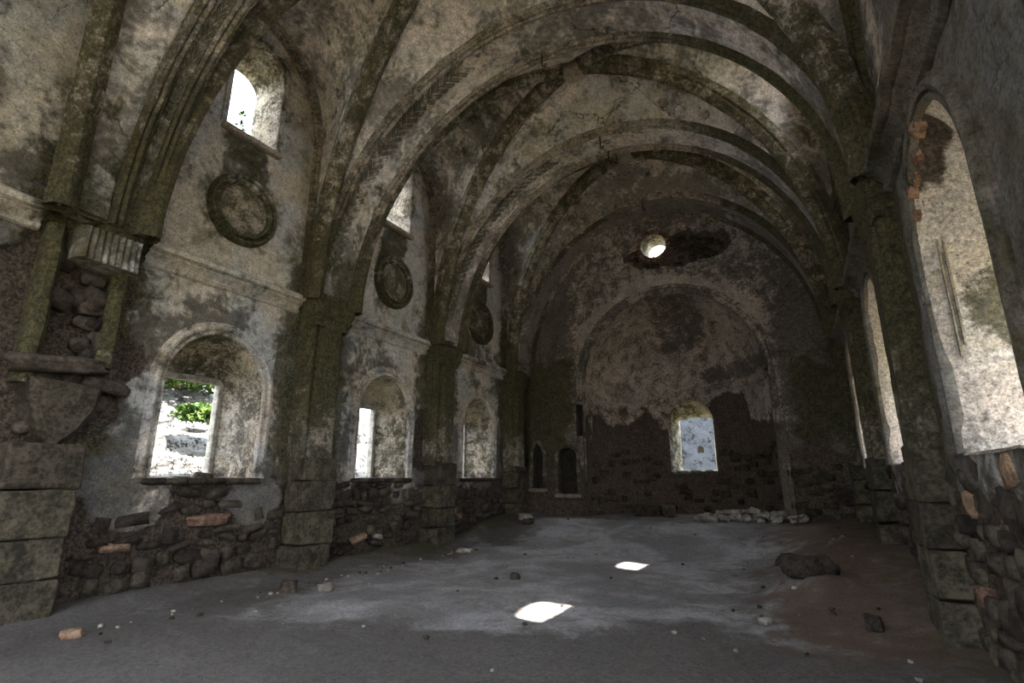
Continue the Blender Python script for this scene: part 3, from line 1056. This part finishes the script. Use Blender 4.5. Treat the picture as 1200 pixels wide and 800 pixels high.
names = {1: 'over the viewer', 2: 'nearest ahead, springing above the broken pilaster', 3: 'second, crossing the top of the view', 4: 'third, in the middle of the nave', 5: 'last, against the end wall'}
for k in (1, 2, 3, 4, 5):
    y = YP[k]; r = RISE[y]
    e = empty('transverse_arch', (XC - HALF, y, ZS), 'broad moulded transverse arch of pinkish plaster, %s' % names[k], 'arch', 'transverse arches of the nave')
    path = arch_path(y, r)
    if k == 2:
        path[:, 1] -= .9 * sstep(-5.5, XR, path[:, 0])
    cen = (XC, y, ZS)
    if k == 2:
        lo, hi = .02, .55
    else:
        lo, hi = -HW, HW
    if k == 5: hi = .92
    mw = .19
    sweep_obj('soffit_band', path, (0, 1, 0), [(lo + .03, -.15), (lo + .03, .0), (lo + .3, .004), (hi - .3, .004), (hi - .03, .0), (hi - .03, -.15)], M['vault'], 'vault', e, cen, .012, 100 + k)
    sweep_obj('front_molding', path, (0, 1, 0), [(lo - .02, -.18)] + molding_profile(lo, lo + mw, .11)[1:], M['rib'], 'rib', e, cen, .010, 110 + k)
    sweep_obj('rear_molding', path, (0, 1, 0), molding_profile(hi - mw, hi, .12, -.14), M['rib'], 'rib', e, cen, .010, 120 + k)
    b0 = lo + mw + .01
    braid(e, y, r, b0, b0 + (.32 if k != 2 else .13), .18, 1.25 if k != 2 else 1.5, 30 if k != 2 else 40, M['rib'])
    # iron hooks hanging at the crown
    if k >= 3:
        for hy in ((.38,) if k == 3 else (-.30, .35) if k == 4 else (-.3,)):
            pts = np.array([(0, 0, .06), (0, 0, -.10), (0, 0, -.24), (.02, 0, -.30), (.06, 0, -.31), (.08, 0, -.26)])
            ring = [(.016 * math.cos(q * PI / 3), .016 * math.sin(q * PI / 3)) for q in range(6)]
            VV = sweep(pts, (0, 1, 0), ring)
            h = link('iron_hook', raw('iron_hook', VV.reshape(-1, 3), np.vstack([gridfaces(6, 6), np.array([[j * 6 + 5, (j + 1) * 6 + 5, (j + 1) * 6, j * 6] for j in range(5)])])), M['iron'])
            h.location = (XC, y + hy, ZS + r - .02)
            tag(h, 'rusty iron lamp hook at the crown of the %s arch%s' % ({3: 'second', 4: 'third', 5: 'last'}[k], {3: '', 5: ''}.get(k, ', front edge' if hy < 0 else ', rear edge')), 'hook')

# a blind arch moulding on the end wall, just inside the last arch
# ------------------------------------------------------------------ pilasters
def box_prism(outline, z0, z1, nz, name, mat, mask, parent, rough=.012, seed=0, cap=False):
    """vertical prism with the given plan outline [(x,y)] closed, displaced"""
    n = len(outline)
    rings = []
    for z in np.linspace(z0, z1, nz):
        rings.append([(x, y, z) for x, y in outline])
    V = rough_up(np.array(rings).reshape(-1, 3), rough, 2.6, seed)
    F = gridfaces(nz, n)
    ex = np.array([[i * n + n - 1, (i + 1) * n + n - 1, (i + 1) * n, i * n] for i in range(nz - 1)])
    Fq = [tuple(f) for f in np.vstack([F, ex])]
    if cap:
        Fq.append(tuple(range((nz - 1) * n, nz * n)))
        Fq.append(tuple(range(n - 1, -1, -1)))
    me = raw(name, V, Fq, True, mask)
    me.set_sharp_from_angle(angle=math.radians(35))
    return link(name, me, mat, parent)


def pil_outline(side, y, w, dep, roll=True):
    """plan of a pilaster: wall plane outwards; side -1 = left wall"""
    X0 = XL if side < 0 else XR
    s = -side
    h = w / 2
    pts = [(-.05, -h), (dep * .45, -h), (dep * .45, -h + .05)]
    for k in range(6):            # edge roll
        a = -PI / 2 + PI * k / 5
        pts.append((dep * .55 + .06 * math.cos(a), -h + .13 + .07 * math.sin(a)))
    pts += [(dep * .62, -h + .23), (dep, -h + .25), (dep, 0), (dep, h - .25), (dep * .62, h - .23)]
    for k in range(6):
        a = -PI / 2 + PI * k / 5
        pts.append((dep * .55 + .06 * math.cos(a), h - .13 + .07 * math.sin(a)))
    pts += [(dep * .45, h - .05), (dep * .45, h), (-.05, h)]
    return [(X0 + s * a, y + b) for a, b in pts]


PILN = {2: 'nearest', 3: 'second', 4: 'third', 5: 'corner'}


def pilaster(side, k):
    y = YP[k]
    X0 = XL if side < 0 else XR
    s = -side
    dep = .42 if side < 0 else .22
    if side > 0 and k == 2: y = 2.25
    fz = float(floor_z(np.array([X0 + s * .4]), np.array([y]))[0])
    if side < 0:
        lab = {1: 'stained pilaster on the left wall beside the viewer', 2: 'broken left pilaster with its middle fallen out and square stone blocks below',
               3: 'moss-darkened left pilaster between the first and second lower windows', 4: 'slender green left pilaster between the second and third lower windows', 5: 'left corner pilaster beside the pointed niche'}[k]
    else:
        lab = {1: 'right pilaster behind the viewer', 2: 'right pilaster beside the viewer', 3: 'large dark right pilaster beside the big bright window niche',
               4: 'greenish right pilaster beyond the narrow bright window slit', 5: 'right corner pilaster at the far end of the nave'}[k]
    e = empty('pilaster', (X0 + s * .2, y, fz), lab, 'pilaster', 'nave pilasters')
    zb = 1.95 if k != 2 or side > 0 else 2.0
    # squared stone courses
    z = fz - .12
    q = 0
    r = rnd(900 + k * 3 + side)
    while z < zb - .1:
        h = r.uniform(.42, .56)
        if z + h > zb - .15: h = zb - z
        me = bpy.data.meshes.new('stone_block')
        bm = bmesh.new()
        bmesh.ops.create_cube(bm, size=1)
        bmesh.ops.bevel(bm, geom=bm.edges[:], offset=.035, segments=1, affect='EDGES')
        bmesh.ops.subdivide_edges(bm, edges=[ed for ed in bm.edges if ed.calc_length() > .5], cuts=2, use_grid_fill=True)
        co = np.array([v.co[:] for v in bm.verts]) * np.array([dep + .1, .74 + r.uniform(-.03, .03), h - .012])
        co = rough_up(co + np.array([q * 3.1, y, k]), .045, 2.5, 500 + q) - np.array([q * 3.1, y, k])
        for v, c in zip(bm.verts, co): v.co = c
        bm.to_mesh(me); bm.free()
        me.polygons.foreach_set('use_smooth', np.full(len(me.polygons), False))
        link('stone_block', me, M['block'], e, (X0 + s * (dep / 2 - .03 + r.uniform(-.015, .015)), y + (-.12 if (side < 0 and k == 2) else 0) + r.uniform(-.015, .015), z + h / 2))
        z += h; q += 1
    if side < 0 and k == 2:
        # upper remnant, edges of the lost shaft, dark core behind
        for sy, zz0, zz1, nm in ((-1, 2.7, 4.75, 'edge_molding'), (1, 3.0, 4.4, 'edge_molding')):
            ol = [(X0 - .05, y + sy * .5), (X0 + .16, y + sy * .5), (X0 + .22, y + sy * .44), (X0 + .22, y + sy * .36), (X0 + .14, y + sy * .30), (X0 - .05, y + sy * .30)]
            if sy < 0: ol = ol[::-1]
            box_prism(ol, zz0, zz1, 24, nm, M['pil'], 'pilaster', e, .03, 700 + sy, True)
        rr = rnd(5)
        for a in range(26):
            put_stone('core_stone', 'stone', (X0 + rr.uniform(.0, .05), y + rr.uniform(-.32, .36), 2.2 + 2.2 * rr.random()),
                      (rr.uniform(.12, .22), rr.uniform(.18, .38), rr.uniform(.12, .26)), (rr.uniform(-.3, .3), rr.uniform(-.2, .2), 0), e, seed=a)
        # overhanging ledge and the wedge of stone beneath it
        put_stone('broken_ledge', 'stone', (X0 + .20, y - .10, 2.97), (.42, .95, .20), (.12, .1, 0), e, True, 1)
        put_stone('broken_ledge', 'stone', (X0 + .14, y + .45, 2.78), (.34, .55, .17), (-.12, .1, 0), e, True, 2)
        V, F = [], []
        ol = [(-.40, 2.78), (.36, 2.72), (.34, 2.45), (.16, 2.12), (-.04, 1.92), (-.2, 2.1), (-.36, 2.5)]
        n = len(ol)
        for xx, f in ((X0 - .05, 1.05), (X0 + .30, 1.0), (X0 + .38, .8)):
            for a, b in ol: V.append((xx, y + (a) * f, 2.4 + (b - 2.4) * f))
        for j in range(2):
            for i in range(n): F.append((j * n + i, j * n + (i + 1) % n, (j + 1) * n + (i + 1) % n, (j + 1) * n + i))
        F.append(tuple(range(2 * n, 3 * n)))
        me = raw('wedge_stone', V, F, False); link('wedge_stone', me, M['block'], e)
        # fluted capital hanging above the gap
        ol = [(X0 - .05, y - .22), (X0 + .30, y - .24), (X0 + .40, y - .20)]
        for q in range(8):
            yy = y - .17 + q * .08
            ol += [(X0 + .42, yy), (X0 + .385, yy + .04)]
        ol += [(X0 + .40, y + .46), (X0 + .3, y + .50), (X0 - .05, y + .50)]
        box_prism(ol, 4.34, 4.78, 6, 'fluted_capital', M['wall'], 'trim', e, .02, 711, True)
        # the flat pilaster strip that climbs above the cornice
        ol = [(X0 - .05, y - .50), (X0 + .36, y - .50), (X0 + .40, y - .47), (X0 + .40, y + .0), (X0 + .36, y + .03), (X0 - .05, y + .03)]
        box_prism(ol, 4.95, 8.9, 50, 'upper_strip', M['wall'], 'trim', e, .02, 712, True)
    else:
        ol = pil_outline(side, y, .90, dep)
        if side > 0: ol = ol[::-1]
        box_prism(ol, zb - .05, ZS - .15, 44, 'shaft', M['pil'], 'pilaster', e, .02, 720 + k)
    # impost above: stepped block, then the sprung cluster
    pr = [(dep - .02, ZS - .48), (dep + .02, ZS - .34), (dep + .05, ZS - .30), (dep + .03, ZS - .22), (dep + .07, ZS - .12), (dep + .08, ZS - .02), (dep - .02, ZS + .10)]
    if not (side < 0 and k == 2):
        rings = []
        for dd, z in pr:
            hw = .46 + (dd - dep) * .8
            d2 = dd
            ring = [(X0 - s * .05, y - hw, z), (X0 + s * d2 * .5, y - hw, z), (X0 + s * d2 * .9, y - hw, z), (X0 + s * d2, y - hw * .8, z), (X0 + s * d2, y - hw * .3, z), (X0 + s * d2, y + hw * .3, z),
                    (X0 + s * d2, y + hw * .8, z), (X0 + s * d2 * .9, y + hw, z), (X0 + s * d2 * .5, y + hw, z), (X0 - s * .05, y + hw, z)]
            rings.append(ring)
        loft('impost', rings, M['pil'], 'pilaster', e, True, .045, 730 + k, False)
    # springing block that backs the ribs
    ol = [(X0 - s * .05, y - .52), (X0 + s * dep * .8, y - .50), (X0 + s * dep * .97, y - .42), (X0 + s * dep * .97, y + .42), (X0 + s * dep * .8, y + .50), (X0 - s * .05, y + .52)]
    if side < 0 and k == 2:
        ol = [(X0 - s * .05, y), (X0 + s * .30, y), (X0 + s * .34, y + .05), (X0 + s * .34, y + .5), (X0 + s * .30, y + .52), (X0 - s * .05, y + .55)]
    rings = []
    for z in np.linspace(ZS - .15, 7.4, 24):
        f = 1.0 - .25 * max(0, (z - ZS) / 2.5)
        rings.append([(x, y + (yy - y) * f, z) for x, yy in ol])
    loft('springer', rings, M['pil'], 'pilaster', e, True, .02, 740 + k)
    return e


for k in (1, 2, 3, 4, 5):
    pilaster(-1, k)
    pilaster(1, k)

# ------------------------------------------------------------------ cornice on both walls
def cornice(side, i, y0, y1, n):
    X0 = XL if side < 0 else XR
    m = max(8, int((y1 - y0) / .06))
    path = [(X0, y, 0) for y in np.linspace(y0, y1, m)]
    prof = [(0, 4.66), (.03, 4.68), (.05, 4.72), (.03, 4.75), (.05, 4.78), (.09, 4.82), (.08, 4.85), (.13, 4.87), (.14, 4.93), (.10, 4.97), (0, 5.0)]
    V = np.array([[(X0 - side * a * 1.7, y, 4.83 + (z - 4.83) * 1.15) for a, z in prof] for (_, y, _) in path]).reshape(-1, 3)
    V = rough_up(V, .018, 4.0, 800 + i)
    me = raw('trim', V, gridfaces(m, len(prof)), False, 'trim' if side < 0 else 'shaded_trim')
    o = link('trim_%d' % n, me, M['wall'])
    tag(o, '%s wall cornice of weathered fillets in the %s' % ('left' if side < 0 else 'right', {1: 'bay beside the viewer', 2: 'first full bay', 3: 'middle bay', 4: 'far bay'}[i]), 'cornice', kind='structure')


tn = 1
for i in (1, 2, 3, 4):
    for side in (-1, 1):
        y0, y1 = YP[i] + .56, YP[i + 1] - .56
        if i == 2 and side < 0: y0 = 3.78
        cornice(side, i, y0, y1, tn); tn += 1


# ------------------------------------------------------------------ roundels
def roundel(i):
    c = Vector((XL, BC[i] + .04, 6.17))
    lab = {1: 'round plaster roundel on the left wall cut by the frame edge', 2: 'large olive-stained roundel under the first upper window',
           3: 'weathered roundel under the second upper window in the middle bay', 4: 'half-hidden mossy roundel under the last upper window'}[i]
    e = empty('roundel', tuple(c), lab, 'roundel', 'plaster roundels on the left wall')
    def disc(name, prof, mk, mat):
        n = 48
        V = np.array([[(XL + d, c.y + r * math.cos(a), c.z + r * math.sin(a)) for r, d in prof] for a in np.linspace(0, 2 * PI, n, endpoint=False)]).reshape(-1, 3)
        V = rough_up(V, .016, 4, 820 + i)
        me = raw(name, V, gridfaces(n, len(prof), closed_u=True), True, mk)
        me.set_sharp_from_angle(angle=math.radians(40))
        link(name, me, mat, e)
    disc('outer_ring', [(.66, -.04), (.655, .07), (.62, .13), (.58, .12), (.565, .06), (.54, .05), (.53, .09), (.50, .13), (.465, .10), (.455, .0)], 'olive', M['wall'])
    disc('center_disc', [(.46, .02), (.44, .045), (.38, .045), (.36, .03), (.2, .035), (.0, .04)], 'roundel', M['rib'])


for i in (1, 2, 3, 4): roundel(i)

# ------------------------------------------------------------------ exposed rubble stones in the lower walls
def rubble(parent, side, y0, y1, z1, count_limit, seed, skip=()):
    r = rnd(seed)
    X0 = XL if side < 0 else XR
    n = 0
    ymid = (y0 + y1) / 2
    z = float(floor_z(np.array([X0 - side * .2]), np.array([ymid]))[0]) + .02
    while z < z1:
        h = r.uniform(.12, .23)
        y = y0 + r.uniform(0, .2)
        while y < y1 - .1 and n < count_limit:
            w = r.uniform(.16, .46)
            if r.random() < .80 and not any(a < y + w / 2 < b and c < z < d for a, b, c, d in skip):
                kind = 'stone' if r.random() < .82 else ('pale_stone' if r.random() < .12 else ('brick' if r.random() < .15 else 'block'))
                put_stone('stone', kind, (X0 - side * (r.uniform(-.065, -.02) - (.025 if side > 0 else 0)), y + w / 2, z + h / 2 + r.uniform(-.05, .05)), (r.uniform(.14, .20), w * r.uniform(.8, 1.0), h * r.uniform(.75, 1.15)),
                          (r.uniform(-.3, .3), r.uniform(-.1, .1), r.uniform(-.12, .12)), parent, seed=r.randrange(6))
                n += 1
            y += w + r.uniform(.01, .06)
        z += h + .015
    return n


rubble(wall_left, -1, .6, 2.6, 1.45, 50, 1)
rubble(wall_left, -1, 3.6, 6.6, 1.5, 110, 2, ((3.7, 4.7, .95, 1.6), (5.7, 6.6, .9, 1.5), (4.6, 4.95, .65, .95)))
rubble(wall_left, -1, 7.65, 10.6, 1.5, 75, 3)
rubble(wall_left, -1, 11.7, 14.6, 1.3, 50, 4)
rubble(wall_right, 1, 3.7, 6.6, 1.65, 90, 5)
rubble(wall_right, 1, 7.7, 10.6, 1.6, 70, 6)
rubble(wall_right, 1, 11.7, 14.6, 1.6, 40, 7)
# near-black lump painted as a putlog hole's shade, and one long reddish stone
o = put_stone('putlog_shade', 'stone', (XL + .0, 4.78, .80), (.12, .22, .24), (0, 0, 0), wall_left)
o.data = o.data.copy(); o.data.materials.clear(); o.data.materials.append(M['pit'])
put_stone('long_stone', 'brick', (XL + .02, 5.35, .98), (.2, .60, .17), (.04, 0, 0), wall_left, True, 0)

r = rnd(44)
for q in range(70):            # rubble core showing round the oculus
    a, b = r.uniform(-1, 1), r.uniform(-1, 1)
    if a * a + b * b > 1: continue
    x, z = -2.7 + a * 1.5, 8.55 + b * .48
    if math.hypot(x + 3.43, z - 8.86) < .62: continue
    put_stone('stone', 'stone', (x, YE + .05, z), (r.uniform(.16, .34), .16, r.uniform(.10, .18)), (0, r.uniform(-.2, .2), 0), wall_far, seed=q)
for q in range(60):
    x = r.choice([r.uniform(-7.9, -6.1), r.uniform(-.4, 1.0)]); z = r.uniform(.5, 1.9)
    if any(hole_inside(h, np.array([x]), np.array([z]))[0] for h in (NI1, NI2)) or abs(x + 7.62) < .35 or abs(x + 6.58) < .5: continue
    put_stone('stone', 'block' if q % 3 else 'stone', (x, YE + .03, z), (r.uniform(.18, .4), .16, r.uniform(.12, .22)), (0, r.uniform(-.15, .15), 0), wall_far, seed=q)
for q in range(80):            # apse rubble
    t = r.uniform(-1.45, 1.45); z = r.uniform(.5, 2.6)
    if abs(t * AR) < .95 and z > 1.6: continue
    put_stone('stone', 'block' if q % 3 else 'stone', (AX + (AR + .02) * math.sin(t), YE + (AR + .02) * math.cos(t), z), (r.uniform(.18, .4), .16, r.uniform(.12, .22)), (0, r.uniform(-.15, .15), -t), apse, seed=q)

# fallen plaster showing brick at the head of the big right window
w12 = [o for o in bpy.data.objects if o.name.startswith('window_') and o.get('label', '') == 'lower right wall window opening, first of the row past the camera'][0]
r = rnd(8)
for q in range(24):
    h = RW(2)
    a = PI * (.14 + .34 * r.random())
    put_stone('brick', 'brick', (XR + .02 + .15 * r.random(), h['cx'] + h['hw'] * math.cos(a) * 1.04, h['zs'] + h['rise'] * math.sin(a) * 1.04), (.17, r.uniform(.09, .16), .12), (a, r.uniform(-.2, .2), r.uniform(-.3, .3)), w12, seed=q)
bead = stone_mesh('jamb_bead', 88, 6, .9, M['pil'], .05)
for dx, z0, z1 in ((.11, 2.6, 3.9), (.15, 2.7, 3.95)):
    j = link('jamb_bead', bead, None, w12, (XR + dx, RW(2)['cx'] + RW(2)['hw'] - .02 - dx * .2, (z0 + z1) / 2)); j.scale = (.018, .03, z1 - z0)

# ------------------------------------------------------------------ loose stones on the floor
def ground(x, y): return float(floor_z(np.array([x]), np.array([y]))[0])


def loose(name, kind, x, y, size, label, rot=0.0, seed=0, group=None, cat='stone', sink=.2):
    o = put_stone(name, kind, (x, y, ground(x, y) + size[2] * (.5 - sink)), size, (0, 0, rot), None, True, seed)
    tag(o, label, cat, group)
    return o


loose('fallen_stone', 'pale_stone', -6.42, 6.15, (.20, .17, .13), 'pale round stone on the floor right of the second left pilaster', .3, 0)
loose('fallen_stone', 'stone', -6.75, 5.75, (.22, .22, .18), 'dark round stone at the foot of the second left pilaster', .8, 1)
loose('fallen_stone', 'stone', -4.40, 8.3, (.15, .13, .12), 'small dark stone alone in the middle of the floor', .2, 2)
loose('fallen_stone', 'brick', -6.85, 3.15, (.20, .14, .10), 'reddish stone lying below the square blocks of the broken pilaster', 1.0, 3)
loose('fallen_stone', 'stone', -.12, 8.75, (.62, .5, .26), 'low dark mound of rubble on the reddish earth at right', .4, 1, sink=.35)
loose('fallen_stone', 'stone', .45, 7.2, (.18, .18, .16), 'dark stone near the foot of the large right pilaster', .1, 2)
loose('fallen_stone', 'pale_stone', -.58, 7.1, (.16, .12, .07), 'flat stone on the red earth in front of the mound', .9, 3)
loose('fallen_stone', 'stone', -.5, 10.6, (.20, .16, .10), 'small stone beside the red earth behind the mound', .5, 0)
loose('fallen_block', 'stone', -4.35, 17.0, (.75, .5, .34), 'flat topped block lying at the left of the apse floor', .1, 1, cat='block', sink=.1)
loose('fallen_block', 'stone', -3.75, 16.9, (.45, .4, .38), 'dark squarish block next to the flat topped block in the apse', .6, 2, cat='block', sink=.1)
loose('fallen_block', 'pale_stone', -1.5, 17.6, (.9, .5, .30), 'pale block behind the stone heap below the apse window', .2, 0, cat='block', sink=.2)
loose('fallen_stone', 'pale_stone', -6.9, 10.6, (.34, .26, .10), 'flat pale stone at the foot of the third left pilaster', .3, 1)
loose('fallen_stone', 'pale_stone', -7.3, 14.4, (.40, .3, .2), 'stone fallen below the broken sill of the third left window', .3, 2)
loose('fallen_stone', 'stone', -6.95, 13.9, (.3, .25, .18), 'darker stone in front of the stone below the third left window', 1.3, 3)

# long low heap of stones in front of the apse
heap = empty('stone_heap', (-1.4, 15.6, ground(-1.4, 15.6)), 'long low heap of pale stones across the floor before the apse', 'stone heap')
r = rnd(12)
for q in range(110):
    u = r.random()
    x = -2.65 + u * 2.6
    hh = .30 * math.sin(PI * min(max((u + .05) / 1.1, 0), 1)) ** .5
    y = 15.55 + u * .3 + r.uniform(-.28, .28)
    s = r.uniform(.11, .26)
    z = ground(x, y) + r.random() * hh * max(0, 1 - abs(y - 15.55 - u * .3) / .34)
    put_stone('heap_stone', 'pale_stone', (x, y, z + .03), (s, s * r.uniform(.6, 1), s * r.uniform(.4, .7)), (r.uniform(-.4, .4), r.uniform(-.4, .4), r.uniform(0, 3)), heap, seed=q)

# pebbles scattered over the earth
r = rnd(21)
for q in range(130):
    z = r.random()
    if z < .4:
        x, y = -7.15 + abs(r.gauss(0, .35)), r.uniform(2.6, 11); lab = 'small pebble among the litter along the foot of the left wall'; gp = 'pebbles along the left wall'
    elif z < .7:
        x, y = r.uniform(-1.2, .7), r.uniform(5.5, 14); lab = 'small pebble on the reddish earth at the right side'; gp = 'pebbles on the red earth'
    else:
        x, y = r.uniform(-6.5, -1), r.uniform(4, 15); lab = 'small pebble scattered on the open grey floor'; gp = 'pebbles on the open floor'
    s = r.uniform(.025, .07)
    o = put_stone('pebble', 'pale_stone' if r.random() < .6 else 'stone', (x, y, ground(x, y) + s * .2), (s, s * .8, s * .6), (0, 0, r.uniform(0, 3)), None, seed=q)
    o.data = PEBBLES['pale_stone' if q % 5 < 3 else 'stone'][q % 6]
    tag(o, lab, 'pebble', gp)

# ------------------------------------------------------------------ outside
xs = np.linspace(-60, 60, 60)
V = np.array([(x, y, -.45) for x in (-80, 80) for y in (-80, 80)])
o = link('ground', raw('ground', V, [(0, 2, 3, 1)], False), M['grass'])
tag(o, 'sunlit dry ground outside the church', 'ground', kind='structure')


def bank():
    xs = np.linspace(0, 1, 46); ys = np.linspace(-6, 24, 150)
    V = []
    for s in xs:
        for y in ys:
            V.append((-12.4 - 4.0 * s ** 1.2, y, -.5 + 4.6 * s ** .55 * (1 + .08 * math.sin(y * .9))))
    V = np.array(V)
    d = fbm(V, .8, 5, 33) - .5
    d2 = fbm(V * np.array([1, .5, 2.2]), 1.8, 4, 35) - .5
    V[:, 0] += d * .8 + d2 * .5
    V[:, 2] += d * .5 * np.clip(V[:, 2] / 2, 0, 1)
    # level top running back
    o = link('rocky_bank', raw('rocky_bank', V, gridfaces(len(xs), len(ys)), False), M['rock'])
    tag(o, 'sunlit pale rocky bank outside the left windows', 'bank')
    return V


bank()


def bush(x, y, z, sx, sy, sz, n, label, seed, leaf=.11):
    r = rnd(seed)
    e = empty('bush', (x, y, z), label, 'bush')
    V, F = [], []
    for _ in range(n):
        while True:
            p = Vector((r.uniform(-1, 1), r.uniform(-1, 1), r.uniform(-.4, 1)))
            if .3 < p.length < 1: break
        c = Vector((x + p.x * sx, y + p.y * sy, z + p.z * sz))
        a = Vector((r.gauss(0, 1), r.gauss(0, 1), r.gauss(0, .6))).normalized()
        b = a.cross(Vector((r.gauss(0, 1), r.gauss(0, 1), r.gauss(0, 1)))).normalized()
        L = leaf * r.uniform(.6, 1.3)
        i = len(V)
        V += [c - a * L, c + b * L * .45, c + a * L, c - b * L * .45]
        F.append((i, i + 1, i + 2, i + 3))
    me = raw('foliage', np.array(V), np.array(F), False)
    f = link('foliage', me, M['leaf'], e); f['kind'] = 'stuff'
    V, F = [], []
    for q in range(5):
        a = r.uniform(0, 2 * PI)
        tip = (x + math.cos(a) * sx * .6, y + math.sin(a) * sy * .6, z + sz * .6)
        i = len(V)
        for (px, py, pz), w in (((x, y, z - sz * .5), .03), (tip, .012)):
            for k in range(4):
                V.append((px + w * math.cos(k * PI / 2), py + w * math.sin(k * PI / 2), pz))
        F += [(i + k, i + (k + 1) % 4, i + 4 + (k + 1) % 4, i + 4 + k) for k in range(4)]
    link('branches', raw('branches', V, F, False), M['twig'], e)


bush(-13.4, 8.15, 3.15, .35, .65, .32, 900, 'leafy bush growing on the rocky bank, seen through the first left window', 1)
bush(-15.2, 8.4, 4.4, .9, 2.2, .75, 3200, 'bright green shrubs along the top of the rocky bank', 2)
bush(-15.4, 13.5, 4.4, .9, 2.2, .7, 2000, 'shrubs on the bank beyond the second left window', 3)

# sapling on the sill of the first upper window
def sapling(x, y, z, h, label, seed):
    r = rnd(seed)
    e = empty('sapling', (x, y, z), label, 'plant')
    V, F = [], []
    i = 0
    for px, py, pz, w in ((x, y, z - .3, .012), (x + .02, y + .03, z + h * .6, .008), (x + .01, y + .05, z + h, .004)):
        for k in range(4): V.append((px + w * math.cos(k * PI / 2), py + w * math.sin(k * PI / 2), pz))
    F = [(j * 4 + k, j * 4 + (k + 1) % 4, (j + 1) * 4 + (k + 1) % 4, (j + 1) * 4 + k) for j in range(2) for k in range(4)]
    link('stem', raw('stem', V, F, False), M['twig'], e)
    for q in range(26):
        t = r.uniform(.5, 1); az = r.uniform(0, 2 * PI)
        d = Vector((math.cos(az), math.sin(az), r.uniform(-.2, .6))).normalized()
        b = d.cross(Vector((0, 0, 1))).normalized()
        c = Vector((x + .01, y + .03, z + h * t)); L = r.uniform(.10, .17)
        V = [c, c + d * L * .5 + b * L * .22, c + d * L, c + d * L * .5 - b * L * .22]
        link('leaf', raw('leaf', np.array(V), [(0, 1, 2, 3)], False), M['leaf'], e)


sapling(XL - .76, 5.34, 7.72, .85, 'small green sapling growing outside the sill of the first upper window', 4)
sapling(XL - .76, 5.10, 7.72, .45, 'tiny sprig left of the sapling in the first upper window', 5)

# rendered wall that stands outside the apse window
def outwall():
    e_ = np.arange(-7, 1.0, .08)
    vs_ = np.arange(-.5, 4.6, .08)
    o = wall_sheet('outbuilding_wall', e_, vs_, [dict(cx=-3.45, hw=.12, z0=2.55, zs=2.75, rise=.05), dict(cx=-2.8, hw=.1, z0=3.4, zs=3.55, rise=.03)],
                   lambda u, v, d: np.stack([u, 22.0 - d, v], 1), 'plain', M['outwall'])
    tag(o, 'pale blue-grey rendered wall with holes seen through the apse window', 'wall', kind='structure')
    link('wall_back', raw('wall_back', [(-7, 22.4, -.5), (1, 22.4, -.5), (1, 22.4, 4.6), (-7, 22.4, 4.6)], [(0, 1, 2, 3)], False), M['pit'], o)


outwall()
